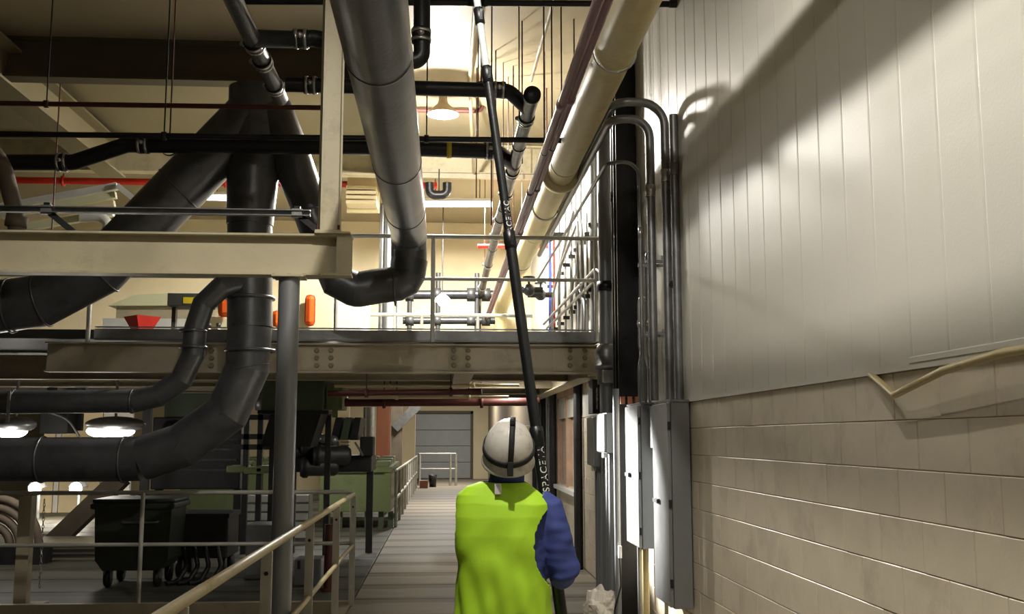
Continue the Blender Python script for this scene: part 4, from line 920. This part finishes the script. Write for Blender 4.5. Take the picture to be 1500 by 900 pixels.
for px in (408, 412): MB().cyl((X(px, Ym), Ym-.04, Z(430, Ym)), (X(px, Ym), Ym-.02, Z(430, Ym)), .03, 10).build('knob', 'dark_machine', t)
Yn = 15
t = thing('dark_unit', 'dark grey wall unit with yellow sticker beyond the mezzanine rail', 'box', (X(265, Yn), Yn, Z(450, Yn)))
MB().bev(X(238, Yn), Yn, Z(451, Yn), X(300, Yn), Yn+.5, Z(433, Yn), .01).build('casing', 'dark_box', t)
MB().box(X(262, Yn), Yn-.008, Z(448, Yn), X(280, Yn), Yn+.0, Z(439, Yn)).build('sticker', 'sticker_yellow', t)
MB().box(X(240, Yn), Yn+.2, MZ, X(246, Yn), Yn+.3, Z(451, Yn)).build('leg', 'dark_box', t); MB().box(X(292, Yn), Yn+.2, MZ, X(298, Yn), Yn+.3, Z(451, Yn)).build('leg', 'dark_box', t)
t = thing('white_ledge', 'long white sloping cover beyond the mezzanine rail at left', 'cover', (X(220, 16.5), 16.5, MZ))
MB().prism([(X(150, 16.5), 16.5, Z(452, 16.5)), (X(335, 16.5), 16.5, Z(450, 16.5)), (X(335, 16.5), 16.5, Z(428, 16.5)), (X(190, 16.5), 16.5, Z(436, 16.5))], (0, .8, 0)).build('cover', 'machine_cream', t)
MB().box(X(160, 16.5), 16.6, MZ, X(335, 16.5), 17.2, Z(452, 16.5)).build('base', 'tan_beam', t)
MB().box(X(150, 16.5), 16.3, Z(482, 16.5)-.1, X(335, 16.5), 16.5, Z(472, 16.5)).build('lower_ledge', 'white_metal', t)
t = thing('red_funnel', 'small red open funnel on the mezzanine left of the slim pipe', 'funnel', (X(208, 13.5), 13.5, MZ))
p = at(208, 478, 13.5)
MB().lathe([(.07, -.16), (.24, .12), (.22, .12), (.055, -.16)], p, n=4, smooth=False).build('funnel_cone', 'bright_red', t)
MB().cyl((p.x, p.y, MZ), (p.x, p.y, p.z-.15), .05, 10).build('stem', 'bright_red', t)
for k, (px, m_, r) in enumerate(((306, 'wall_cream', .07), (320, 'white_metal', .07))):
    p = at(px, 482, 13.8)
    t = thing('white_jug', ['round cream jug', 'white square jug'][k] + ' on the mezzanine beside the trunk duct', 'jug', (p.x, 13.8, MZ))
    MB().lathe([(0, 0), (r, 0), (r*1.05, .1), (r*.9, .22), (r*.4, .27), (r*.4, .31), (0, .31)], (p.x, 13.8, MZ), n=16 if k == 0 else 4, smooth=k == 0).build('body', m_, t)
    MB().lathe([(0, .36), (r*.45, .36), (r*.45, .31), (0, .31)], (p.x, 13.8, MZ), n=12).build('cap', 'dark_box', t)
t = thing('ceiling_shroud', 'bundle of pale ducts slanting behind the strut rail at left', 'duct', (X(120, 15), 15, 5))
for k in range(4):
    MB().bar(at(-10+12*k, 306+10*k, 15), at(172-2*k, 273+13*k, 15), .1, .1, (0, 0, 1)).build('duct_strip', ['white_metal', 'machine_cream', 'wall_cream', 'machine_cream'][k], t)
MB().bar(at(172, 272, 14.9), at(203, 297, 14.9), .08, .06, (0, 1, 0)).build('end_frame', 'white_metal', t)
MB().tube(fillet([at(118, 318, 14.9), at(150, 318, 14.9), at(160, 330, 14.9), at(150, 350, 14.9)], .15), .07, 12).build('flex_hose', 'white_metal', t)
t = thing('grey_bend_pipe', 'grey pipe bending down at the left edge above the cream beam', 'pipe', at(0, 240, 9))
MB().tube(fillet([at(-60, 160, 9.5), at(4, 240, 9.5), at(22, 310, 9.5), at(28, 380, 9.5)], .6, 8), .075, 16).build('pipe_run', 'timber_grey', t)
MB().lathe([(.075, -.05), (.095, -.05), (.095, .05), (.075, .05)], at(24, 325, 9.5), (.1, 0, 1), 16).build('coupling', 'timber_grey', t)
# mezzanine contents behind the rail, centre
t = thing('pipe_manifold', 'black pipe manifold low on the mezzanine behind the rail', 'manifold', (X(650, 20), 20, MZ))
for py, r in ((432, .09), (470, .07)):
    MB().cyl(at(590, py, 20), at(725, py, 20), r, 12).build('header', 'black_iron', t)
    for px in (600, 640, 690, 712): MB().lathe([(r, -.08), (r*1.5, -.08), (r*1.5, .08), (r, .08)], at(px, py, 20), (1, 0, 0), 12).build('flange', 'dark_machine', t)
for px in (598, 640, 698): MB().cyl((X(px, 20), 20, MZ), (X(px, 20), 20, Z(400, 20)), .05, 10).build('riser', 'dark_machine', t)
for k, (px, r, m_) in enumerate(((556, .05, 'galv'), (566, .09, 'pillar_grey'), (580, .03, 'galv'))):
    vpipe('mezzanine_post', ['left pale', 'middle grey', 'right pale'][k] + ' upright pipe on the mezzanine right of the elbow', X(px, 18.5), 18.5, MZ, 6.0, r, m_, 12, 'mezzanine upright pipes')
t = thing('work_lamp', 'white glaring work lamp on the mezzanine behind the rail post', 'lamp', at(648, 440, 19))
p = at(648, 442, 19)
MB().sph(p, .09, 12, 8).build('bulb', 'lamp_glow', t); MB().lathe([(.05, .14), (.14, .06), (.15, .0)], p, n=14).build('shade', 'white_metal', t)
MB().cyl(p + Vector((0, .0, .14)), Vector((p.x, p.y, CEIL)), .012, 6).build('cord', 'black_iron', t)
t = thing('louvre_unit', 'pale louvred unit under the far beam between column and duct', 'vent', (X(530, 17), 17, 5.9))
for k in range(4): MB().bev(X(500, 17), 17, Z(279+7*k, 17), X(546, 17), 17.4, Z(274+7*k, 17), .01).build('slat', 'wall_cream', t)
MB().box(X(498, 17), 17.42, Z(305, 17), X(548, 17), 17.5, CEIL-.01).build('back', 'wall_cream', t)
# under-deck red pipes
cross('red_drain', 'dark red pipe slung under the mezzanine, upper of two', (480, 577), (705, 574), 12.4, .035, 'rust_red', (.25, .8))
cross('red_drain', 'dark red pipe slung under the mezzanine, lower of two', (505, 590), (790, 589), 14.0, .055, 'rust_red', (.2, .7))
for a, b, lab in (((490, 566), (760, 565), 'upper'), ((510, 583), (745, 582), 'lower')):
    cross('pale_conduit', lab + ' pale conduit slung under the mezzanine among red pipes', a, b, 13.6, .02, 'wall_cream', (.3, .75))
# white bag
bm = bmesh.new(); bmesh.ops.create_icosphere(bm, subdivisions=4, radius=1)
bc = at(883, 890, 9.9); mb = MB()
for v in bm.verts:
    q = v.co.copy(); n_ = noise.noise(q*1.6)*.3 + abs(noise.noise(q*3.2 + Vector((3, 1, 2))))*.28 + noise.noise(q*7)*.05
    q *= 1 + n_ - .08; q.x *= .165; q.y *= .15; q.z = max(q.z*.17 + .14, .002) + (.05 if v.co.z > .6 and v.co.x < 0 else 0); v.co = q + Vector((bc.x, 9.9, 0))
bm.verts.index_update()
mb.add([v.co for v in bm.verts], [[v.index for v in f.verts] for f in bm.faces], False)
t = thing('crumpled_bag', 'crumpled white sack on the floor beside the grey drop pipes', 'bag', (bc.x, 9.9, 0)); mb.build('sack', 'bag_white', t)
MB().tube(fillet([(bc.x+.1, 9.86, .12), (bc.x+.2, 9.84, .16), (bc.x+.2, 9.83, .05)], .05), [.02]*len(fillet([(bc.x+.1, 9.86, .12), (bc.x+.2, 9.84, .16), (bc.x+.2, 9.83, .05)], .05)), 6).build('drawstring', 'timber_grey', t)
# ================================================================ THE WORKER AND THE LONG POLE
PA, PB = at(823, 905, 4.93), at(697, -12, 5.35)
pd = (PB-PA).normalized()
P0 = PA - pd*.45; P1 = PB + pd*.9
def pp(py):      # point of the pole at picture row py
    lo, hi = 0.0, 1.0
    for _ in range(40):
        mid = (lo+hi)/2; q = PA.lerp(PB, mid) - EYE; c = RM.transposed() @ q
        yy = 450 + F*c.y/c.z
        if yy > py: lo = mid
        else: hi = mid
    return PA.lerp(PB, lo)
t = thing('telescopic_pole', 'long black telescopic pole held up by the worker in yellow', 'pole', P0)
secs = [(P0, pp(640), .0295), (pp(640), pp(352), .0275), (pp(352), pp(110), .0235), (pp(110), pp(75), .021), (pp(75), P1, .0195)]
for k, (a, b, r) in enumerate(secs):
    o = MB().cyl(a, b, r, 20).build('pole_section', 'carbon' if k < 3 else 'pole_white', t)
for q, r in ((pp(640), .0305), (pp(352), .0285), (pp(110), .026), (pp(24), .024)):
    c = MB().lathe([(r*.9, -.05), (r*1.12, -.045), (r*1.12, .045), (r*.9, .05)], q, pd, 20).build('clamp_collar', 'carbon', t)
    MB().bar(q + Vector((.01, -r*1.2, -.03)), q + Vector((.01, -r*1.2, .03)), .014, .014, (0, 1, 0)).build('clamp_lever', 'black_iron', c)
def pole_text(q, size, r, s):
    cu = bpy.data.curves.new('lettering', 'FONT'); cu.body = s; cu.size = size; cu.align_x = 'CENTER'; cu.align_y = 'CENTER'; cu.extrude = .0004; cu.space_character = 1.1
    tmp = bpy.data.objects.new('lettering_tmp', cu); C.objects.link(tmp)
    bpy.context.view_layer.update()
    me = bpy.data.meshes.new_from_object(tmp.evaluated_get(bpy.context.evaluated_depsgraph_get()))
    bpy.data.objects.remove(tmp)
    u = pd; nrm = Vector((.35, -1, 0)); nrm = (nrm - u*nrm.dot(u)).normalized(); v = nrm.cross(u)
    M3 = Matrix((u, v, nrm)).transposed(); mb = MB()
    mb.add([q + M3 @ Vector((x.co.x, math.sin(x.co.y/r)*r, x.co.z + r*math.cos(x.co.y/r) + .0006)) for x in me.vertices], [list(p.vertices) for p in me.polygons])
    return mb.build('lettering', 'print_white', t)
pole_text(pp(325), .042, .0235, 'SPACEVAC'); pole_text(pp(683), .05, .0295, 'SPACEVAC')

def remesh(mb, voxel, smooth=6):
    o = mb.build('tmp_body', 'skin', None, (0, 0, 0))
    m = o.modifiers.new('r', 'REMESH'); m.mode = 'VOXEL'; m.voxel_size = voxel; m.use_smooth_shade = True
    if smooth: s = o.modifiers.new('s', 'SMOOTH'); s.factor = .5; s.iterations = smooth
    bpy.context.view_layer.update()
    me = bpy.data.meshes.new_from_object(o.evaluated_get(bpy.context.evaluated_depsgraph_get()))
    r = MB(); r.add([v.co for v in me.vertices], [list(p.vertices) for p in me.polygons], True)
    bpy.data.objects.remove(o); return r
def loft(rings, n=40, pw=2.3):
    """rings: (z, cx, cy, rx, ry)"""
    m = MB(); vs = []
    for z, cx, cy, rx, ry in rings:
        for k in range(n):
            a = 2*math.pi*k/n; ca, sa = math.cos(a), math.sin(a)
            vs.append((cx + rx*math.copysign(abs(ca)**(2/pw), ca), cy + ry*math.copysign(abs(sa)**(2/pw), sa), z))
    R = len(rings)
    m.add(vs, [(i*n+k, i*n+(k+1) % n, (i+1)*n+(k+1) % n, (i+1)*n+k) for i in range(R-1) for k in range(n)] + [tuple(range(n))[::-1], tuple(range((R-1)*n, R*n))], True)
    return m
def interp(rings, m):
    out = []
    for i in range(len(rings)-1):
        for j in range(m):
            f = j/m; out.append(tuple(a*(1-f)+b*f for a, b in zip(rings[i], rings[i+1])))
    return out + [rings[-1]]
WXc, WYc = at(742, 800, 4.6).x, 4.66
worker = thing('person', 'person in yellow vest and white helmet looking up, holding the long pole', 'person', (WXc, WYc, 0))
T = [(.92, WXc-.0, WYc, .175, .13), (1.05, WXc-.002, WYc, .178, .132), (1.18, WXc-.004, WYc, .185, .132), (1.30, WXc-.006, WYc, .195, .13), (1.40, WXc-.006, WYc+.005, .198, .122), (1.455, WXc-.008, WYc+.01, .182, .108), (1.50, WXc-.006, WYc+.015, .135, .088), (1.53, WXc, WYc+.02, .085, .072), (1.58, WXc+.004, WYc+.02, .06, .06)]
SHR, ELR = Vector((WXc+.185, WYc, 1.425)), Vector((WXc+.258, WYc-.03, 1.165))
hr = pp(842); hr_w = hr + Vector((.012, -.10, -.015))
SHL, ELL = Vector((WXc-.135, WYc+.04, 1.43)), Vector((WXc-.03, WYc+.29, 1.34))
hl = pp(762); hl_w = hl + Vector((-.085, -.02, -.01))
hipL, hipR = Vector((WXc-.09, WYc, .9)), Vector((WXc+.09, WYc, .9))
kL, kR = Vector((WXc-.13, WYc+.05, .48)), Vector((WXc+.12, WYc-.0, .48))
aL, aR = Vector((WXc-.15, WYc+.06, .09)), Vector((WXc+.14, WYc-.06, .09))
HC = Vector((WXc+.012, WYc-.02, 1.655)); HT = Euler((math.radians(26), 0, math.radians(-4))).to_matrix()
def hp(x, y, z): return HC + HT @ Vector((x, y, z))
b = loft([(z, cx, cy, rx-.03, ry-.025) for z, cx, cy, rx, ry in T[:-2]] + [(1.53, WXc, WYc+.015, .062, .06), (1.60, WXc+.006, WYc+.01, .055, .056), (1.66, WXc+.01, WYc, .05, .05)])
for h, k, a in ((hipL, kL, aL), (hipR, kR, aR)):
    b.tube([h + Vector((0, 0, .08)), h, h.lerp(k, .5), k, k.lerp(a, .35), a], [.09, .085, .07, .052, .052, .036], 16)
    b.sph(a + Vector((0, .05, -.05)), (.042, .12, .038))
for sh, el, wr_ in ((SHR, ELR, hr_w), (SHL, ELL, hl_w)):
    b.tube([sh + (sh-el).normalized()*.02, sh.lerp(el, .5), el, el.lerp(wr_, .4), wr_], [.05, .046, .04, .04, .027], 14)
# head: skull, jaw, nose, ears, brow
b.sph(HC, (.076, .095, .108), 24, 16, HT)
b.sph(hp(0, .035, -.065), (.056, .062, .055), 18, 12, HT)
b.tube([hp(0, .092, .012), hp(0, .108, -.022), hp(0, .096, -.034)], [.008, .0135, .014], 10)
b.sph(hp(-.078, -.005, -.01), (.012, .02, .03), 12, 8, HT); b.sph(hp(.078, -.005, -.01), (.012, .02, .03), 12, 8, HT)
b.sph(hp(0, .084, .035), (.045, .014, .01), 14, 8, HT)
b.sph(hp(0, .09, -.06), (.022, .012, .009), 12, 8, HT)
body = remesh(b, .0085, 3)
# hands: palm beside the pole, four curled fingers and a thumb that closes from the other side
def hand(c, wrist, side):
    u = pd; out = (wrist - c); out = (out - u*out.dot(u)).normalized(); w = u.cross(out).normalized()*side
    R = .031
    palm = MB().sph(c + out*(R+.014), (.017, .043, .045), 16, 12, Matrix((out, u, w)).transposed())
    palm.tube([wrist, c + out*(R+.04), c + out*(R+.015)], [.026, .027, .022], 12)
    for k in range(4):
        h = (k-1.5)*.0205; L = [.9, 1.0, .96, .78][k]; rr = [.0088, .009, .0086, .0076][k]
        ang = [0.35 + j*(3.6*L)/8 for j in range(9)]
        palm.tube([c + u*h + (out*math.cos(a) + w*math.sin(a))*(R+.009) for a in ang], [rr*1.05]*4 + [rr]*3 + [rr*.92, rr*.7], 10)
    ang = [-.35 - j*.3 for j in range(7)]
    palm.tube([c + u*(.03+.006*j) + (out*math.cos(a) + w*math.sin(a))*(R+.012) for j, a in enumerate(ang)], [.013, .0125, .012, .0115, .011, .0105, .008], 10)
    return palm
for hnd in (hand(hr, hr_w, 1), hand(hl, hl_w, -1)): body.add(hnd.v, hnd.f, True)
body.build('body', 'skin', worker)
for s in (-1, 1):
    e = MB().sph(hp(.031*s, .083, .012), (.0125, .0105, .0115), 12, 8, HT).build('eye', 'eye_white', worker)
    MB().sph(hp(.031*s, .0915, .0135), (.006, .003, .006), 10, 6, HT).build('iris', 'eye_dark', e)
    MB().tube([hp(.014*s, .094, .034), hp(.031*s, .095, .039), hp(.047*s, .084, .034)], [.003, .0045, .002], 8).build('eyebrow', 'hair', worker)
MB().tube([hp(-.024, .088, -.06), hp(-.01, .1, -.057), hp(.01, .1, -.057), hp(.024, .088, -.06)], [.002, .0052, .0052, .002], 8).build('mouth', 'lip', worker)
hm = MB(); N_ = 24
vs = []
for i in range(9):
    th = math.radians(20 + i*11)
    for k in range(N_): a = math.pi*(1.0 + k/(N_-1)); vs.append(hp(.08*math.sin(th)*math.cos(a), .1*math.sin(th)*math.sin(a), .112*math.cos(th)))
hm.add(vs, [(i*N_+k, i*N_+k+1, (i+1)*N_+k+1, (i+1)*N_+k) for i in range(8) for k in range(N_-1)], True)
hm.build('hair', 'hair', worker)
# trousers, boots
tr = loft([(.86, WXc, WYc, .165, .125), (.98, WXc, WYc, .18, .135), (1.04, WXc, WYc, .175, .13)])
for h, k, a in ((hipL, kL, aL), (hipR, kR, aR)): tr.tube([h + Vector((0, 0, .06)), h + Vector((0, 0, -.06)), h.lerp(k, .5), k, k.lerp(a, .5), a + Vector((0, 0, -.01))], [.1, .102, .09, .075, .07, .068], 18)
remesh(tr, .012, 4).build('trousers', 'trousers', worker)
for a in (aL, aR):
    bt = MB().lathe([(0, -.09), (.056, -.09), (.058, -.02), (.052, .06), (.05, .1)], a, n=18).sph(a + Vector((0, .09, -.05)), (.052, .125, .05), 18, 12)
    q = remesh(bt, .009, 3); q.v = [Vector((p.x, p.y, max(p.z, .004))) for p in q.v]
    o = q.build('boot', 'boot', worker)
    MB().prism([(a.x-.05, a.y-.055, 0), (a.x+.05, a.y-.055, 0), (a.x+.055, a.y+.12, 0), (a.x+.03, a.y+.21, 0), (a.x-.03, a.y+.21, 0), (a.x-.055, a.y+.12, 0)], (0, 0, .02)).build('sole', 'black_iron', o)
# jacket with sleeves
jk = loft([(.98, WXc, WYc, .178, .138)] + T[1:-2] + [(1.535, WXc, WYc+.01, .085, .08), (1.575, WXc+.004, WYc, .082, .082), (1.595, WXc+.004, WYc, .08, .08)])
jk.tube([SHR + Vector((-.045, 0, .03)), SHR, SHR.lerp(ELR, .35), SHR.lerp(ELR, .7), ELR, ELR.lerp(hr_w, .45), ELR.lerp(hr_w, .92)], [.07, .08, .08, .074, .071, .062, .046], 20)
jk.tube([SHL + Vector((.05, 0, .01)), SHL, SHL.lerp(ELL, .5), ELL, ELL.lerp(hl_w, .5), ELL.lerp(hl_w, .92)], [.068, .078, .074, .066, .058, .045], 20)
jr = remesh(jk, .0095, 4)
for i, p in enumerate(jr.v):
    nn = noise.noise(p*11)*.006 + noise.noise(Vector((p.x*10, p.y*10, p.z*30)))*.006
    c = Vector((WXc, WYc, p.z)); 
    if p.x > WXc + .17: c = SHR.lerp(ELR, max(0, min(1, (SHR.z-p.z)/(SHR.z-ELR.z))))
    d = p - c
    if d.length > .02: jr.v[i] = p + d.normalized()*nn
jr.build('jacket', 'jacket', worker)
# vest: shell over the jacket with armholes
VN = 96
vr = interp([(.80, WXc-.004, WYc, .205, .155), (.95, WXc-.006, WYc, .207, .156), (1.1, WXc-.008, WYc, .205, .154), (1.22, WXc-.01, WYc, .206, .152), (1.32, WXc-.012, WYc, .216, .149), (1.40, WXc-.01, WYc+.004, .222, .142), (1.455, WXc-.012, WYc+.008, .214, .13), (1.495, WXc-.03, WYc+.012, .185, .113), (1.528, WXc-.03, WYc+.014, .145, .1), (1.55, WXc-.008, WYc+.012, .1, .094)], 8)
m = loft(vr, VN, 2.5); fs = []; R_ = len(vr)
vv = []
for p in m.v:
    q = Vector(p); ang = math.atan2(q.y-WYc, q.x-WXc)
    low = max(0, min(1, (1.25-q.z)/.4))
    f = noise.noise(Vector((q.x*9+q.z*4, q.y*9, q.z*3.2)))*.008 + noise.noise(Vector((q.x*14-q.z*9, 0, q.z*5+5)))*.006
    f += math.sin(ang*13 + q.z*16)*.009*low + .012*low*math.sin(q.z*11+ang*3) + .004*math.sin(q.z*24 + q.x*22)*math.exp(-((q.z-1.2)/.12)**2)
    if q.z > 1.46: f *= .5
    d = Vector((q.x-WXc, q.y-WYc, 0)).normalized(); vv.append(q + d*f)
bmv = bmesh.new(); bv = [bmv.verts.new(p) for p in vv]
for i in range(R_-1):
    for k in range(VN):
        ids = [i*VN+k, i*VN+(k+1) % VN, (i+1)*VN+(k+1) % VN, (i+1)*VN+k]
        c = sum((vv[j] for j in ids), Vector())/4
        sR = abs(c.z-1.275) < .185 and c.x > WXc + .118 + .085*((c.z-1.275)/.185)**2 + .5*max(0, c.y-WYc-.06)
        sL = ((c.y-(WYc+.035))/.09)**2 + ((c.z-1.355)/.125)**2 < 1 and c.x < WXc-.1
        if not (sR or sL): bmv.faces.new([bv[j] for j in ids])
bmesh.ops.delete(bmv, geom=[v for v in bmv.verts if not v.link_faces], context='VERTS')
for _ in range(3):
    bmesh.ops.smooth_vert(bmv, verts=[v for v in bmv.verts if v.is_boundary], factor=.4, use_axis_x=True, use_axis_y=True, use_axis_z=True)
bmesh.ops.recalc_face_normals(bmv, faces=bmv.faces)
bmv.verts.index_update(); mb = MB(); mb.add([v.co for v in bmv.verts], [[v.index for v in f.verts] for f in bmv.faces], True)
vest = mb.build('safety_vest', 'vest', worker)
sd = vest.modifiers.new('thickness', 'SOLIDIFY'); sd.thickness = .004; sd.offset = 1
sb = vest.modifiers.new('soft', 'SUBSURF'); sb.levels = 1; sb.render_levels = 1
p = at(729, 716, WYc-.118)
MB().bev(p.x-.014, p.y-.006, p.z-.026, p.x+.016, p.y+.0, p.z+.022, .003).build('care_label', 'white_metal', vest)
# helmet and headlamp strap
HH = HC + HT @ Vector((0, -.006, .05)); HR = Euler((math.radians(27), math.radians(3), math.radians(-4))).to_matrix()
def hel(x, y, z): return HH + HR @ Vector((x, y, z))
hm = MB(); vs = []; N_ = 48
prof_ = [(0, .136), (.25, .132), (.48, .119), (.68, .098), (.83, .07), (.93, .038), (.985, .0), (1.0, -.03), (1.03, -.048), (1.06, -.055), (1.055, -.062), (1.0, -.056), (.95, -.03), (.92, .0)]
for r, h in prof_:
    for k in range(N_):
        a = 2*math.pi*k/N_; br = 1
        if r > 1.01: br += .16*max(0, math.sin(a))**3
        ridge = .004*max(0, 1-abs(math.cos(a))/.25) if .1 < r < .95 and h > 0 else 0
        vs.append(hel(.114*r*math.cos(a), (.142*r)*br*math.sin(a), h + ridge))
hm.add(vs, [(i*N_+k, i*N_+(k+1) % N_, (i+1)*N_+(k+1) % N_, (i+1)*N_+k) for i in range(len(prof_)-1) for k in range(N_)], True)
hel_o = hm.build('helmet', 'helmet_white', worker)
def band(pts, w, nrm_c, nm):
    m_ = MB(); P_ = [Vector(p) for p in pts]; vs = []
    for i, p in enumerate(P_):
        tt = (P_[min(i+1, len(P_)-1)] - P_[max(i-1, 0)]).normalized(); nn = (p - nrm_c); nn = (nn - tt*nn.dot(tt)).normalized(); s = tt.cross(nn)
        for a_, b_ in ((-w/2, -.001), (w/2, -.001), (w/2, .004), (-w/2, .004)): vs.append(p + s*a_ + nn*b_)
    m_.add(vs, [(i*4+k, i*4+(k+1) % 4, (i+1)*4+(k+1) % 4, (i+1)*4+k) for i in range(len(P_)-1) for k in range(4)] + [(0, 1, 2, 3), tuple(len(vs)-4+k for k in (3, 2, 1, 0))], True)
    return m_.build(nm, 'strap_black', hel_o)
ring = []
for k in range(49):
    a = 2*math.pi*k/48 - math.pi/2
    z = .012 + .018*math.sin(a); f = 1.0 if z < .02 else .985
    ring.append(hel(.1145*.985*math.cos(a), .1425*.985*math.sin(a), z))
band(ring, .025, HH, 'lamp_strap')
def dome(t_, side):       # over the crown from the back to the front
    best = []
    for r, h in [(1.0, -.03), (.985, 0), (.93, .038), (.83, .07), (.68, .098), (.48, .119), (.25, .132), (.0, .136)]:
        best.append(hel(.012+.114*r*math.cos(-math.pi/2 + .1)*0, -.142*r, h + .005))
    for r, h in [(.25, .132), (.48, .119), (.68, .098), (.83, .07), (.93, .038)]: best.append(hel(.012, .142*r, h + .005))
    return best
band(dome(0, 0), .024, HH, 'crown_strap')
q = hel(.012, -.147, -.02); MB().bev(q.x-.013, q.y-.012, q.z-.03, q.x+.013, q.y+.008, q.z+.032, .004).build('strap_buckle', 'strap_black', hel_o)
q = hel(0, .15, .05); MB().sph(q, (.03, .022, .022), 14, 10, HR).build('headlamp', 'strap_black', hel_o)
q = hel(.012, -.03, .142); MB().bev(q.x-.012, q.y-.014, q.z-.006, q.x+.012, q.y+.014, q.z+.016, .003).build('strap_clip', 'strap_black', hel_o)
